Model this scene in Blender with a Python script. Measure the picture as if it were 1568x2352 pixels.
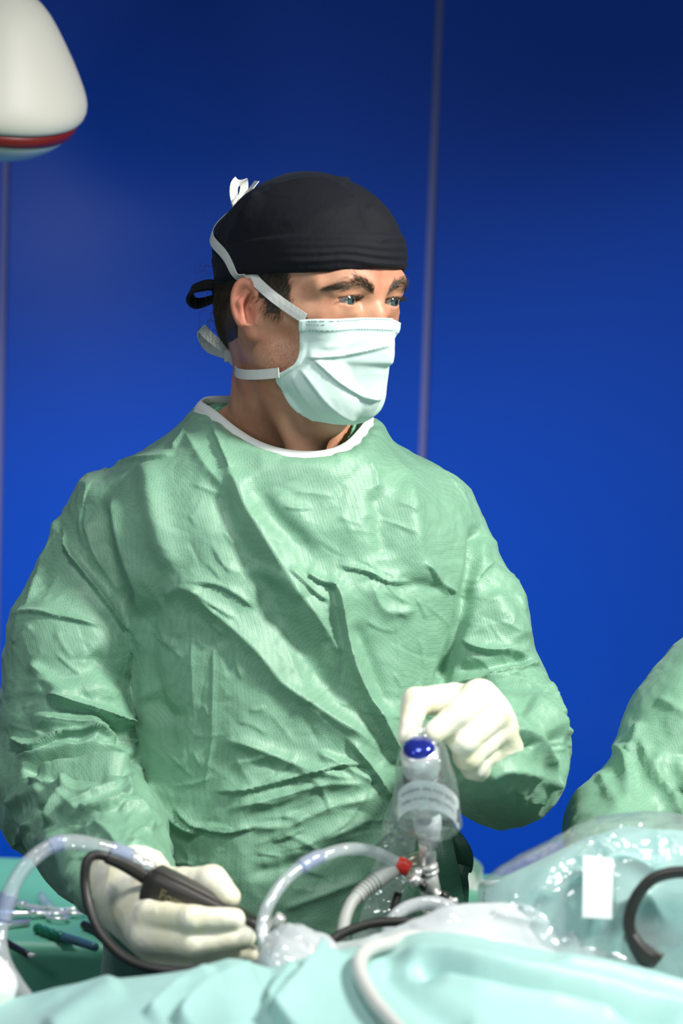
import bpy, bmesh, math, random
import numpy as np
from mathutils import Vector, Matrix

for _o in list(bpy.data.objects):
    bpy.data.objects.remove(_o)
SC = bpy.context.scene
COL = SC.collection
random.seed(7)
RNG = np.random.default_rng(11)

# ------------------------------------------------------------------ camera
CAM_LOC = Vector((0.0, -2.4, 1.65))
FPX = 5553.0                       # focal length in pixels of the 1568x2352 frame
TILT, ROLL = math.radians(5.0), math.radians(2.0)
cam = bpy.data.objects.new('camera', bpy.data.cameras.new('camera'))
COL.objects.link(cam)
cam.data.sensor_fit = 'VERTICAL'
cam.data.sensor_height = 36.0
cam.data.lens = FPX * 36.0 / 2352.0
cam.location = CAM_LOC
CAM_ROT = Matrix.Rotation(math.radians(90) - TILT, 3, 'X') @ Matrix.Rotation(ROLL, 3, 'Z')
cam.rotation_euler = CAM_ROT.to_euler()
cam.data.clip_start = 0.05
cam.data.dof.use_dof = True
cam.data.dof.focus_distance = 2.40
cam.data.dof.aperture_fstop = 4.0
SC.camera = cam

# ------------------------------------------------------------------ world, lamps, exposure
SC.view_settings.view_transform = 'Standard'
SC.view_settings.look = 'None'
SC.view_settings.gamma = 1.0
SC.view_settings.use_curve_mapping = False
SC.view_settings.exposure = 0.0
world = bpy.data.worlds.new('world')
SC.world = world
world.use_nodes = True
world.node_tree.nodes['Background'].inputs['Color'].default_value = (0.72, 0.86, 1.0, 1)
world.node_tree.nodes['Background'].inputs['Strength'].default_value = 0.17

def spot(name, loc, target, watts, angle, blend, size, color):
    l = bpy.data.lights.new(name, 'SPOT')
    l.energy = watts; l.spot_size = math.radians(angle); l.spot_blend = blend
    l.shadow_soft_size = size; l.color = color
    o = bpy.data.objects.new(name, l); COL.objects.link(o)
    o.location = loc
    o.rotation_euler = (Vector(target) - Vector(loc)).to_track_quat('-Z', 'Y').to_euler()
    return o
# operating lamps hanging over the table, aimed at the field; added lights follow
spot('operating_or_fill_light', (1.10, -0.85, 2.50), (0.10, -0.20, 1.20), 195, 92, 0.9, 0.13, (1.0, 0.97, 0.92))
spot('operating_or_fill_light', (-0.20, -1.05, 2.60), (-0.02, -0.38, 1.12), 44, 66, 0.9, 0.18, (1.0, 0.98, 0.95))
spot('operating_or_fill_light', (0.95, 0.35, 2.45), (0.55, 1.05, 0.70), 34, 84, 0.9, 0.10, (0.95, 0.99, 1.0))  # unseen light added at right to brighten the blue wall
spot('left_fill_light', (-0.72, -1.15, 1.78), (-0.15, 0.0, 1.40), 7, 100, 0.7, 0.12, (0.86, 0.93, 1.0))  # unseen bluish light added at left for sleeve fill and wall glow

# ------------------------------------------------------------------ pixel -> place
_R = np.array(CAM_ROT)
_C = np.array(CAM_LOC)
def at(px, py, Y):
    """the point on the plane y = Y that the photograph shows at (px, py)"""
    d = _R @ np.array([(px - 784.0) / FPX, -(py - 1176.0) / FPX, -1.0])
    return _C + d * ((Y - _C[1]) / d[1])
def AT(pts):
    return np.array([at(*p) for p in pts])
def proj(P):
    """pixel coordinates of world points"""
    q = (np.asarray(P) - _C) @ _R
    return np.stack([784.0 - q[:, 0] / q[:, 2] * FPX, 1176.0 + q[:, 1] / q[:, 2] * FPX], 1)

# ------------------------------------------------------------------ implicit surfaces
def smin(a, b, k):
    h = np.maximum(k - np.abs(a - b), 0) / k
    return np.minimum(a, b) - h * h * k * 0.25
def smax(a, b, k):
    return -smin(-a, -b, k)
def cone(P, a, b, ra, rb):
    a = np.asarray(a, np.float32); b = np.asarray(b, np.float32)
    ba = b - a
    pa = P - a
    t = np.clip((pa @ ba) / (ba @ ba), 0, 1)
    d = pa - t[:, None] * ba
    return np.sqrt(np.einsum('ij,ij->i', d, d)) - (ra + (rb - ra) * t)
def chain(P, pts, radii, k=0.008):
    d = None
    for i in range(len(pts) - 1):
        c = cone(P, pts[i], pts[i + 1], radii[i], radii[i + 1])
        d = c if d is None else smin(d, c, k)
    return d
def ball(P, c, r):
    d = P - np.asarray(c, np.float32)
    return np.sqrt(np.einsum('ij,ij->i', d, d)) - r
def ellip(P, c, r, rot=None):
    d = P - np.asarray(c, np.float32)
    if rot is not None:
        d = d @ np.asarray(rot, np.float32)
    r = np.asarray(r, np.float32)
    k0 = np.sqrt(((d / r) ** 2).sum(1))
    k1 = np.sqrt(((d / (r * r)) ** 2).sum(1)) + 1e-9
    return k0 * (k0 - 1.0) / k1
def rotm(ax, deg):
    return np.array(Matrix.Rotation(math.radians(deg), 3, ax))

def nets(f, lo, hi, h, slack=1.7):
    """surface nets of the implicit function f over a box"""
    lo = np.asarray(lo, float); hi = np.asarray(hi, float)
    n = np.ceil((hi - lo) / h).astype(int) + 1
    # coarse pass: only blocks near the surface are sampled finely
    B = 4
    nb = (n + B - 1) // B
    bc = [lo[i] + h * (B * np.arange(nb[i]) + (B - 1) / 2) for i in range(3)]
    g = np.stack(np.meshgrid(*bc, indexing='ij'), -1).reshape(-1, 3).astype(np.float32)
    c = np.concatenate([f(g[i:i + 200000]) for i in range(0, len(g), 200000)])
    V3 = np.empty((nb[0], B, nb[1], B, nb[2], B), np.float32)
    V3[:] = c.reshape(nb)[:, None, :, None, :, None]
    near = np.nonzero(np.abs(c) < h * B * 0.87 * slack)[0]
    offs = np.stack(np.meshgrid(*[np.arange(B)] * 3, indexing='ij'), -1).reshape(-1, 3)
    bi = np.stack(np.unravel_index(near, nb), 1)
    for s0 in range(0, len(near), 6000):
        bb = bi[s0:s0 + 6000]
        ii = (bb[:, None, :] * B + offs[None]).reshape(-1, 3)
        val = f((lo + h * ii).astype(np.float32)).reshape(-1, B, B, B)
        V3[bb[:, 0], :, bb[:, 1], :, bb[:, 2], :] = val
    V = V3.reshape(nb * B)[:n[0], :n[1], :n[2]]
    S = V < 0
    cnt = np.zeros(n - 1, np.int8)
    for a in (0, 1):
        for b in (0, 1):
            for c in (0, 1):
                cnt += S[a:n[0] - 1 + a, b:n[1] - 1 + b, c:n[2] - 1 + c]
    act = (cnt > 0) & (cnt < 8)
    cells = np.argwhere(act)
    idx = np.full(n - 1, -1, np.int64)
    idx[act] = np.arange(len(cells))
    acc = np.zeros((len(cells), 3)); num = np.zeros(len(cells))
    corners = [(a, b, c) for a in (0, 1) for b in (0, 1) for c in (0, 1)]
    for p in corners:
        for axn in range(3):
            if p[axn]:
                continue
            q = list(p); q[axn] = 1
            va = V[cells[:, 0] + p[0], cells[:, 1] + p[1], cells[:, 2] + p[2]]
            vb = V[cells[:, 0] + q[0], cells[:, 1] + q[1], cells[:, 2] + q[2]]
            m = (va < 0) != (vb < 0)
            t = np.where(m, va / np.where(m, va - vb, 1), 0)
            pos = np.tile(np.array(p, float), (len(cells), 1))
            pos[:, axn] += t
            acc += pos * m[:, None]; num += m
    verts = lo + h * (cells + acc / num[:, None])
    quads = []
    for axn in range(3):
        u, v = (axn + 1) % 3, (axn + 2) % 3
        sl0 = [slice(None)] * 3; sl1 = [slice(None)] * 3
        sl0[axn] = slice(0, n[axn] - 1); sl1[axn] = slice(1, n[axn])
        E = np.argwhere(S[tuple(sl0)] != S[tuple(sl1)])
        E = E[(E[:, u] > 0) & (E[:, v] > 0) & (E[:, u] < n[u] - 1) & (E[:, v] < n[v] - 1)]
        ins = S[E[:, 0], E[:, 1], E[:, 2]]
        q = []
        for du, dv in ((-1, -1), (0, -1), (0, 0), (-1, 0)):
            c = E.copy(); c[:, u] += du; c[:, v] += dv
            q.append(idx[c[:, 0], c[:, 1], c[:, 2]])
        q = np.stack(q, 1)
        q[~ins] = q[~ins][:, ::-1]
        quads.append(q)
    quads = np.concatenate(quads)
    quads = quads[(quads >= 0).all(1)]
    return verts, quads

def smooth_mesh(v, q, it=2, lam=0.5):
    A = np.concatenate([q[:, k] for k in range(4)] + [q[:, (k + 1) % 4] for k in range(4)])
    B = np.concatenate([q[:, (k + 1) % 4] for k in range(4)] + [q[:, k] for k in range(4)])
    c = np.maximum(np.bincount(A, minlength=len(v)), 1)[:, None]
    for _ in range(it):
        s = np.stack([np.bincount(A, v[B, k], len(v)) for k in range(3)], 1)
        v = v + lam * (s / c - v)
    return v
def vnormals(v, q):
    nrm = np.cross(v[q[:, 2]] - v[q[:, 0]], v[q[:, 3]] - v[q[:, 1]])
    out = np.zeros_like(v)
    for a in range(4):
        for k in range(3):
            out[:, k] += np.bincount(q[:, a], nrm[:, k], len(v))
    return out / (np.linalg.norm(out, axis=1)[:, None] + 1e-12)
def subdivide(v, q):
    """split each quad into four"""
    e = np.stack([q, np.roll(q, -1, 1)], 2).reshape(-1, 2)
    es = np.sort(e, 1)
    key = es[:, 0] * np.int64(len(v)) + es[:, 1]
    uk, inv = np.unique(key, return_inverse=True)
    a, b = uk // len(v), uk % len(v)
    ev = (v[a] + v[b]) * 0.5
    fv = v[q].mean(1)
    n0, n1 = len(v), len(uk)
    em = n0 + inv.reshape(-1, 4)
    fm = n0 + n1 + np.arange(len(q))
    nv = np.concatenate([v, ev, fv])
    nq = np.concatenate([np.stack([q[:, i], em[:, i], fm, em[:, i - 1]], 1) for i in range(4)])
    return nv, nq

# ------------------------------------------------------------------ value noise on arrays
def _hash(ix, iy, iz, seed):
    h = (ix.astype(np.int64) * 374761393 + iy.astype(np.int64) * 668265263 + iz.astype(np.int64) * 2147483647 + seed * 1013904223) & 0xffffffff
    h = ((h ^ (h >> 13)) * 1274126177) & 0xffffffff
    h = ((h ^ (h >> 16)) * 2246822519) & 0xffffffff
    return ((h ^ (h >> 15)) & 0xffffff) / float(0xffffff)
def noise(P, seed=0):
    i = np.floor(P); f = P - i
    f = f * f * (3 - 2 * f)
    i = i.astype(np.int64)
    r = 0
    for a in (0, 1):
        for b in (0, 1):
            for c in (0, 1):
                w = (f[:, 0] if a else 1 - f[:, 0]) * (f[:, 1] if b else 1 - f[:, 1]) * (f[:, 2] if c else 1 - f[:, 2])
                r = r + w * _hash(i[:, 0] + a, i[:, 1] + b, i[:, 2] + c, seed)
    return r * 2 - 1
def crumple(P, scale, octaves=4, seed=0):
    """sharp-edged creases, as in crinkled paper"""
    P = P * scale
    P = P + 0.6 * np.stack([noise(P * 0.7 + 11, seed + 90), noise(P * 0.7 + 23, seed + 91), noise(P * 0.7 + 37, seed + 92)], 1)
    out = 0; amp = 1.0
    for k in range(octaves):
        out = out + amp * (1 - 2 * np.abs(noise(P, seed + k)))
        P = P @ rotm('X', 37).T @ rotm('Z', 51).T * 2.03
        amp *= 0.48
    return out

def fold(px, mask, disp, pts, w, h, kind='ridge', ends=0.18):
    """add one cloth fold along a polyline (picture plane of the cloth) to the displacement"""
    pts = np.asarray(pts, float)
    m = mask & (px[:, 0] > pts[:, 0].min() - 4 * w) & (px[:, 0] < pts[:, 0].max() + 4 * w) & (px[:, 1] > pts[:, 1].min() - 4 * w) & (px[:, 1] < pts[:, 1].max() + 4 * w)
    I = np.nonzero(m)[0]
    if not len(I):
        return
    # resample the polyline as a smooth curve
    t = np.concatenate([[0], np.cumsum(np.linalg.norm(np.diff(pts, axis=0), axis=1))])
    n = max(8, int(t[-1] / 14))
    s = np.linspace(0, t[-1], n)
    C = np.stack([np.interp(s, t, pts[:, 0]), np.interp(s, t, pts[:, 1])], 1)
    for _ in range(2):
        C[1:-1] = 0.25 * C[:-2] + 0.5 * C[1:-1] + 0.25 * C[2:]
    p = px[I]
    best = np.full(len(I), 1e9); side = np.zeros(len(I)); tt = np.zeros(len(I))
    for k in range(n - 1):
        a, b = C[k], C[k + 1]; ba = b - a; L2 = ba @ ba + 1e-9
        pa = p - a
        u = np.clip((pa @ ba) / L2, 0, 1)
        d = pa - u[:, None] * ba
        dd = np.sqrt((d * d).sum(1))
        mm = dd < best
        best[mm] = dd[mm]
        side[mm] = np.sign(ba[0] * pa[mm, 1] - ba[1] * pa[mm, 0])
        tt[mm] = (k + u[mm]) / (n - 1)
    x = best / w * side
    if kind == 'ridge':
        f = np.exp(-np.abs(x) ** 1.25)
    elif kind == 'soft':
        f = np.exp(-x * x)
    elif kind == 'step':           # an overlapping pleat: sharp on one side, slow on the other
        f = np.where(x < 0, np.exp(-np.abs(x)), np.exp(-(np.abs(x) * min(4.0, w / 3.2)) ** 1.5))
    elif kind == 'crease':         # thin line with raised lips
        f = np.where(x < 0, np.exp(-np.abs(x) * 1.2), np.exp(-(np.abs(x) * 2.0) ** 1.5))
    tap = np.clip(tt / ends, 0, 1) * np.clip((1 - tt) / ends, 0, 1)
    tap = tap * tap * (3 - 2 * tap)
    disp[I] += h * f * np.minimum(1, tap * 1.0)

# ------------------------------------------------------------------ mesh objects
def link(name, me, mat=None, parent=None, smooth=True, **props):
    o = bpy.data.objects.new(name, me)
    COL.objects.link(o)
    if mat is not None and not len(me.materials):
        me.materials.append(mat)
    if smooth:
        me.polygons.foreach_set('use_smooth', [True] * len(me.polygons))
    if parent is not None:
        o.parent = parent
        o.matrix_parent_inverse = parent.matrix_world.inverted()
    for k, v in props.items():
        o[k] = v
    return o
def mesh_from(name, v, f, mat=None, parent=None, smooth=True, **props):
    me = bpy.data.meshes.new(name)
    if isinstance(f, np.ndarray):
        v = np.asarray(v, np.float32)
        k = f.shape[1]
        me.vertices.add(len(v)); me.vertices.foreach_set('co', v.ravel())
        me.loops.add(f.size); me.loops.foreach_set('vertex_index', f.astype(np.int32).ravel())
        me.polygons.add(len(f))
        me.polygons.foreach_set('loop_start', np.arange(0, f.size, k, dtype=np.int32))
        me.update(calc_edges=True)
    else:
        me.from_pydata([tuple(map(float, p)) for p in v], [], [tuple(int(i) for i in q) for q in f])
        me.update()
    return link(name, me, mat, parent, smooth, **props)
def thing(name, label, cat, loc, group=None, **props):
    o = bpy.data.objects.new(name, None)
    o.empty_display_size = 0.05
    COL.objects.link(o)
    o.location = Vector([float(c) for c in loc])
    o['label'] = label; o['category'] = cat
    if group: o['group'] = group
    for k, v in props.items(): o[k] = v
    bpy.context.view_layer.update()
    return o
def tag(o, label, cat, group=None):
    o['label'] = label; o['category'] = cat
    if group: o['group'] = group
    return o
def attr(o, name, values):
    a = o.data.attributes.new(name, 'FLOAT', 'POINT')
    a.data.foreach_set('value', np.asarray(values, np.float32))

def spline(pts, n=80):
    """Catmull-Rom through the points, evenly resampled"""
    P = np.asarray(pts, float)
    if len(P) < 3:
        s = np.linspace(0, 1, n)[:, None]
        return P[0] * (1 - s) + P[-1] * s
    E = np.concatenate([[2 * P[0] - P[1]], P, [2 * P[-1] - P[-2]]])
    out = []
    for i in range(len(P) - 1):
        p0, p1, p2, p3 = E[i:i + 4]
        t = np.linspace(0, 1, 24, endpoint=False)[:, None]
        out.append(0.5 * (2 * p1 + (p2 - p0) * t + (2 * p0 - 5 * p1 + 4 * p2 - p3) * t ** 2 + (3 * p1 - p0 - 3 * p2 + p3) * t ** 3))
    out = np.concatenate(out + [P[-1:]])
    s = np.concatenate([[0], np.cumsum(np.linalg.norm(np.diff(out, axis=0), axis=1))])
    q = np.linspace(0, s[-1], n)
    return np.stack([np.interp(q, s, out[:, k]) for k in range(3)], 1)
def frames(C, up=None):
    T = np.gradient(C, axis=0); T /= np.linalg.norm(T, axis=1)[:, None] + 1e-12
    u = np.array([0, 0, 1.0]) if up is None else np.asarray(up, float)
    if abs(T[0] @ u) > 0.95: u = np.array([0, 1.0, 0])
    N = np.empty_like(C); u = u - T[0] * (T[0] @ u); u /= np.linalg.norm(u); N[0] = u
    for i in range(1, len(C)):
        u = N[i - 1] - T[i] * (N[i - 1] @ T[i]); N[i] = u / (np.linalg.norm(u) + 1e-12)
    return T, N, np.cross(T, N)
def tube_geo(C, r, seg=14, cap=True, squash=1.0, up=None):
    C = np.asarray(C, float); r = np.broadcast_to(np.asarray(r, float), (len(C),))
    T, N, B = frames(C, up)
    a = np.linspace(0, 2 * np.pi, seg, endpoint=False)
    v = (C[:, None, :] + r[:, None, None] * (np.cos(a)[None, :, None] * N[:, None, :] + squash * np.sin(a)[None, :, None] * B[:, None, :])).reshape(-1, 3)
    f = []
    for i in range(len(C) - 1):
        for j in range(seg):
            k = (j + 1) % seg
            f.append((i * seg + j, i * seg + k, (i + 1) * seg + k, (i + 1) * seg + j))
    if cap:
        f.append(tuple(range(seg))[::-1]); f.append(tuple((len(C) - 1) * seg + j for j in range(seg)))
    return v, f
def tube(name, C, r, mat, parent=None, seg=14, **kw):
    sq = kw.pop('squash', 1.0); up = kw.pop('up', None)
    v, f = tube_geo(C, r, seg, True, sq, up)
    return mesh_from(name, v, f, mat, parent, **kw)
def lathe(name, prof, mat, parent=None, seg=32, M=None, **kw):
    """prof: list of (radius, height) turned about z"""
    v, f = [], []
    for r, z in prof:
        for j in range(seg):
            a = 2 * math.pi * j / seg
            v.append((r * math.cos(a), r * math.sin(a), z))
    n = len(prof)
    for i in range(n - 1):
        for j in range(seg):
            k = (j + 1) % seg
            f.append((i * seg + j, i * seg + k, (i + 1) * seg + k, (i + 1) * seg + j))
    f.append(tuple(range(seg))[::-1]); f.append(tuple((n - 1) * seg + j for j in range(seg)))
    v = np.array(v)
    if M is not None:
        v = v @ np.array(M)[:3, :3].T + np.array(M)[:3, 3]
    return mesh_from(name, v, f, mat, parent, **kw)
def axis_matrix(a, b):
    a = Vector([float(c) for c in a]); b = Vector([float(c) for c in b])
    return Matrix.Translation(a) @ (b - a).to_track_quat('Z', 'Y').to_matrix().to_4x4()
def box_geo(c, s, bev=0.0, R=None):
    bm = bmesh.new(); bmesh.ops.create_cube(bm, size=1.0)
    bmesh.ops.scale(bm, vec=Vector(s), verts=bm.verts)
    if bev:
        bmesh.ops.bevel(bm, geom=list(bm.edges), offset=bev, segments=3, affect='EDGES', profile=0.6)
    bm.verts.ensure_lookup_table()
    v = np.array([p.co[:] for p in bm.verts]); f = [tuple(x.index for x in p.verts) for p in bm.faces]
    bm.free()
    if R is not None: v = v @ np.array(R).T
    return v + np.asarray(c, float), f
def box(name, c, s, mat, parent=None, bev=0.0, R=None, smooth=False, **kw):
    v, f = box_geo(c, s, bev, R)
    return mesh_from(name, v, f, mat, parent, smooth, **kw)
def ribbon(name, C, side, width, mat, parent=None, thick=0.0009, smooth=False, **kw):
    """a flat band along C; side: direction across the band at each point"""
    C = np.asarray(C, float); side = np.asarray(side, float)
    if side.ndim == 1: side = np.tile(side, (len(C), 1))
    T = np.gradient(C, axis=0); T /= np.linalg.norm(T, axis=1)[:, None] + 1e-12
    side = side - T * np.einsum('ij,ij->i', side, T)[:, None]
    side /= np.linalg.norm(side, axis=1)[:, None] + 1e-12
    N = np.cross(T, side)
    w = np.broadcast_to(np.asarray(width, float), (len(C),))[:, None] * 0.5
    n = len(C); v = []; f = []
    rows = [C - side * w + N * thick, C + side * w + N * thick, C + side * w - N * thick, C - side * w - N * thick]
    mid_u = C + N * thick * 1.6; mid_d = C - N * thick * 1.0
    order = [rows[0], mid_u, rows[1], rows[2], mid_d, rows[3]]
    v = np.stack(order, 1).reshape(-1, 3)
    for i in range(n - 1):
        for j in range(6):
            k = (j + 1) % 6
            f.append((i * 6 + j, (i + 1) * 6 + j, (i + 1) * 6 + k, i * 6 + k))
    f.append(tuple(range(6))); f.append(tuple((n - 1) * 6 + j for j in range(6))[::-1])
    return mesh_from(name, v, f, mat, parent, smooth, **kw)
def text_mesh(name, body, size, M, mat, parent, extrude=0.0002, **kw):
    cu = bpy.data.curves.new(name, 'FONT'); cu.body = body; cu.size = size; cu.extrude = extrude
    cu.align_x = 'CENTER'; cu.align_y = 'CENTER'; cu.resolution_u = 3
    for k, v in kw.items(): setattr(cu, k, v)
    o = bpy.data.objects.new(name, cu); COL.objects.link(o)
    bpy.context.view_layer.update()
    me = bpy.data.meshes.new_from_object(o.evaluated_get(bpy.context.evaluated_depsgraph_get()))
    bpy.data.objects.remove(o)
    if callable(M):
        n = len(me.vertices); co = np.empty(n * 3, np.float32); me.vertices.foreach_get('co', co)
        me.vertices.foreach_set('co', M(co.reshape(-1, 3)).astype(np.float32).ravel())
    else:
        me.transform(M)
    me.materials.clear()
    return link(name, me, mat, parent, smooth=False)

# ------------------------------------------------------------------ materials
def srgb(r, g, b):
    f = lambda c: (c / 255 / 12.92) if c / 255 <= 0.04045 else ((c / 255 + 0.055) / 1.055) ** 2.4
    return (f(r), f(g), f(b), 1)
def mat(name, color, rough=0.5, **kw):
    m = bpy.data.materials.new(name); m.use_nodes = True
    b = m.node_tree.nodes['Principled BSDF']
    b.inputs['Base Color'].default_value = color; b.inputs['Roughness'].default_value = rough
    for k, v in kw.items():
        b.inputs[k.replace('_', ' ')].default_value = v
    return m
def nodes(m):
    nt = m.node_tree
    return nt, nt.nodes['Principled BSDF'], nt.nodes.new, nt.links.new
def add_bump(m, tex_out, strength, dist, normal_in=None):
    nt, b, N, L = nodes(m)
    bp = N('ShaderNodeBump'); bp.inputs['Strength'].default_value = strength; bp.inputs['Distance'].default_value = dist
    L(tex_out, bp.inputs['Height'])
    if normal_in: L(normal_in, bp.inputs['Normal'])
    L(bp.outputs['Normal'], b.inputs['Normal'])
    return bp.outputs['Normal']
def noise_tex(m, scale, detail=4, rough=0.6, coord='Object', vec=None):
    nt, b, N, L = nodes(m)
    t = N('ShaderNodeTexNoise'); t.inputs['Scale'].default_value = scale; t.inputs['Detail'].default_value = detail; t.inputs['Roughness'].default_value = rough
    if vec is None:
        vec = N('ShaderNodeTexCoord').outputs[coord]
    L(vec, t.inputs['Vector'])
    return t.outputs['Fac']
def ramp(m, fac, stops):
    nt, b, N, L = nodes(m)
    r = N('ShaderNodeValToRGB')
    e = r.color_ramp.elements
    while len(e) < len(stops): e.new(0.5)
    for i, (p, c) in enumerate(stops):
        e[i].position = p; e[i].color = c
    L(fac, r.inputs['Fac'])
    return r.outputs['Color']

def nonwoven(name, base, dark, dot=480.0, crinkle=0.5):
    """spun-bonded disposable cloth: dot embossing, fine crinkles"""
    m = mat(name, base, 0.50)
    nt, b, N, L = nodes(m)
    b.inputs['Specular IOR Level'].default_value = 0.6
    b.inputs['Sheen Weight'].default_value = 0.10
    b.inputs['Sheen Roughness'].default_value = 0.4
    tc = N('ShaderNodeTexCoord').outputs['Object']
    v = N('ShaderNodeTexVoronoi'); v.inputs['Scale'].default_value = dot; v.inputs['Randomness'].default_value = 0.25
    mp = N('ShaderNodeMapping'); mp.inputs['Rotation'].default_value = (0.35, 0.3, 0.78)
    L(tc, mp.inputs['Vector']); L(mp.outputs['Vector'], v.inputs['Vector'])
    n1 = noise_tex(m, 9, 5, 0.62, vec=tc)
    n2 = noise_tex(m, 60, 2, 0.5, vec=tc)
    dots = ramp(m, v.outputs['Distance'], [(0.12, dark), (0.42, base)])
    cl = ramp(m, n1, [(0.35, tuple(c * 0.9 for c in base[:3]) + (1,)), (0.65, tuple(min(1, c * 1.08) for c in base[:3]) + (1,))])
    mx = N('ShaderNodeMix'); mx.data_type = 'RGBA'; mx.blend_type = 'MIX'; mx.inputs['Factor'].default_value = 0.55
    L(cl, mx.inputs[6]); L(dots, mx.inputs[7])
    L(mx.outputs[2], b.inputs['Base Color'])
    ad = N('ShaderNodeMath'); ad.operation = 'MULTIPLY_ADD'; ad.inputs[1].default_value = 0.12
    L(n2, ad.inputs[0]); L(v.outputs['Distance'], ad.inputs[2])
    n = add_bump(m, ad.outputs[0], 0.35, 0.0006)
    # paper-like crinkles
    nz = noise_tex(m, 17, 2.5, 0.5, vec=tc)
    ab = N('ShaderNodeMath'); ab.operation = 'SUBTRACT'; ab.inputs[1].default_value = 0.5; L(nz, ab.inputs[0])
    a2 = N('ShaderNodeMath'); a2.operation = 'ABSOLUTE'; L(ab.outputs[0], a2.inputs[0])
    add_bump(m, a2.outputs[0], crinkle, 0.012, n)
    return m
def film(name, tint=(0.9, 0.95, 0.95, 1), milky=0.12, rough=0.08, spec=0.5):
    """thin clear plastic"""
    m = bpy.data.materials.new(name); m.use_nodes = True
    nt = m.node_tree; nt.nodes.clear(); N = nt.nodes.new; L = nt.links.new
    out = N('ShaderNodeOutputMaterial')
    tr = N('ShaderNodeBsdfTransparent'); tr.inputs['Color'].default_value = tint
    gl = N('ShaderNodeBsdfGlossy'); gl.inputs['Roughness'].default_value = rough
    df = N('ShaderNodeBsdfDiffuse'); df.inputs['Color'].default_value = (0.85, 0.9, 0.92, 1)
    lw = N('ShaderNodeLayerWeight'); lw.inputs['Blend'].default_value = 0.5
    pw = N('ShaderNodeMath'); pw.operation = 'POWER'; pw.inputs[1].default_value = 3.5; L(lw.outputs['Facing'], pw.inputs[0])
    sc = N('ShaderNodeMath'); sc.operation = 'MULTIPLY_ADD'; sc.inputs[1].default_value = 0.55; sc.inputs[2].default_value = 0.03 + spec * 0.10
    sc.use_clamp = True
    tc = N('ShaderNodeTexCoord'); nz = N('ShaderNodeTexNoise'); nz.inputs['Scale'].default_value = 28; nz.inputs['Detail'].default_value = 4
    L(tc.outputs['Object'], nz.inputs['Vector'])
    ab = N('ShaderNodeMath'); ab.operation = 'SUBTRACT'; ab.inputs[1].default_value = 0.5; L(nz.outputs['Fac'], ab.inputs[0])
    a2 = N('ShaderNodeMath'); a2.operation = 'ABSOLUTE'; L(ab.outputs[0], a2.inputs[0])
    bp = N('ShaderNodeBump'); bp.inputs['Strength'].default_value = 0.35; bp.inputs['Distance'].default_value = 0.02
    L(a2.outputs[0], bp.inputs['Height'])
    for n_ in (gl, lw): L(bp.outputs['Normal'], n_.inputs['Normal'])
    L(pw.outputs[0], sc.inputs[0])
    m1 = N('ShaderNodeMixShader'); m1.inputs[0].default_value = milky
    L(tr.outputs[0], m1.inputs[1]); L(df.outputs[0], m1.inputs[2])
    m2 = N('ShaderNodeMixShader'); L(sc.outputs[0], m2.inputs[0]); L(m1.outputs[0], m2.inputs[1]); L(gl.outputs[0], m2.inputs[2])
    L(m2.outputs[0], out.inputs['Surface'])
    return m

M = {}
M['gown'] = nonwoven('gown_cloth', srgb(124, 171, 143), srgb(72, 122, 94))
M['drape'] = nonwoven('drape_cloth', srgb(158, 200, 195), srgb(138, 190, 184), 500, 0.12)
M['table_drape'] = nonwoven('table_drape_cloth', srgb(100, 180, 148), srgb(85, 165, 132), 500, 0.12)
M['trim'] = nonwoven('white_binding', srgb(225, 232, 228), srgb(205, 214, 210), 700, 0.1)
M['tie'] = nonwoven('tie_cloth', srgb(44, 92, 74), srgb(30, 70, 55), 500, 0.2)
M['scrub'] = mat('scrub_cotton', srgb(128, 205, 165), 0.8)
M['chrome'] = mat('chrome', (0.92, 0.91, 0.89, 1), 0.26, Metallic=0.65)
M['steel'] = mat('brushed_steel', (0.62, 0.61, 0.60, 1), 0.32, Metallic=0.7)
M['black'] = mat('black_rubber', srgb(34, 34, 32), 0.42)
M['black_soft'] = mat('black_plastic', srgb(52, 50, 45), 0.38)
M['grey'] = mat('grey_rubber', srgb(165, 170, 165), 0.5)
M['white'] = mat('white_plastic', srgb(232, 234, 230), 0.35)
M['red'] = mat('red_plastic', srgb(205, 40, 30), 0.4)
M['blue'] = mat('blue_anodised', srgb(48, 62, 170), 0.16, Metallic=0.6)
M['film'] = film('clear_film', (0.95, 0.98, 0.98, 1), 0.09, 0.10, 1.0)
M['film_grey'] = film('clear_film_cloudy', (0.88, 0.92, 0.93, 1), 0.42, 0.16)
M['tube'] = film('clear_tubing', (0.88, 0.93, 0.96, 1), 0.28, 0.1)
M['tube_blue'] = film('blue_clear_tubing', (0.62, 0.70, 0.95, 1), 0.25, 0.08)

# ================================================================== ROOM
WALL_Y = 1.25
m = mat('blue_wall_panel', srgb(0, 78, 208), 0.5)
nt, b, N, L = nodes(m)
b.inputs['Specular IOR Level'].default_value = 0.22; b.inputs['Coat Weight'].default_value = 0.3; b.inputs['Coat Roughness'].default_value = 0.24
nz = noise_tex(m, 1200, 2, 0.5)
add_bump(m, nz, 0.06, 0.0004)
M['wall'] = m
M['joint'] = mat('pale_joint_strip', srgb(120, 125, 190), 0.5)
M['ceiling'] = mat('ceiling_paint', srgb(205, 210, 214), 0.8)
m = mat('grey_vinyl_floor', srgb(120, 128, 132), 0.35)
add_bump(m, noise_tex(m, 60, 4), 0.08, 0.001)
M['floor'] = m
M['far_wall'] = mat('grey_room_wall', srgb(70, 78, 90), 0.7)
M['door'] = mat('pale_sliding_door', srgb(190, 198, 205), 0.5)

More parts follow.
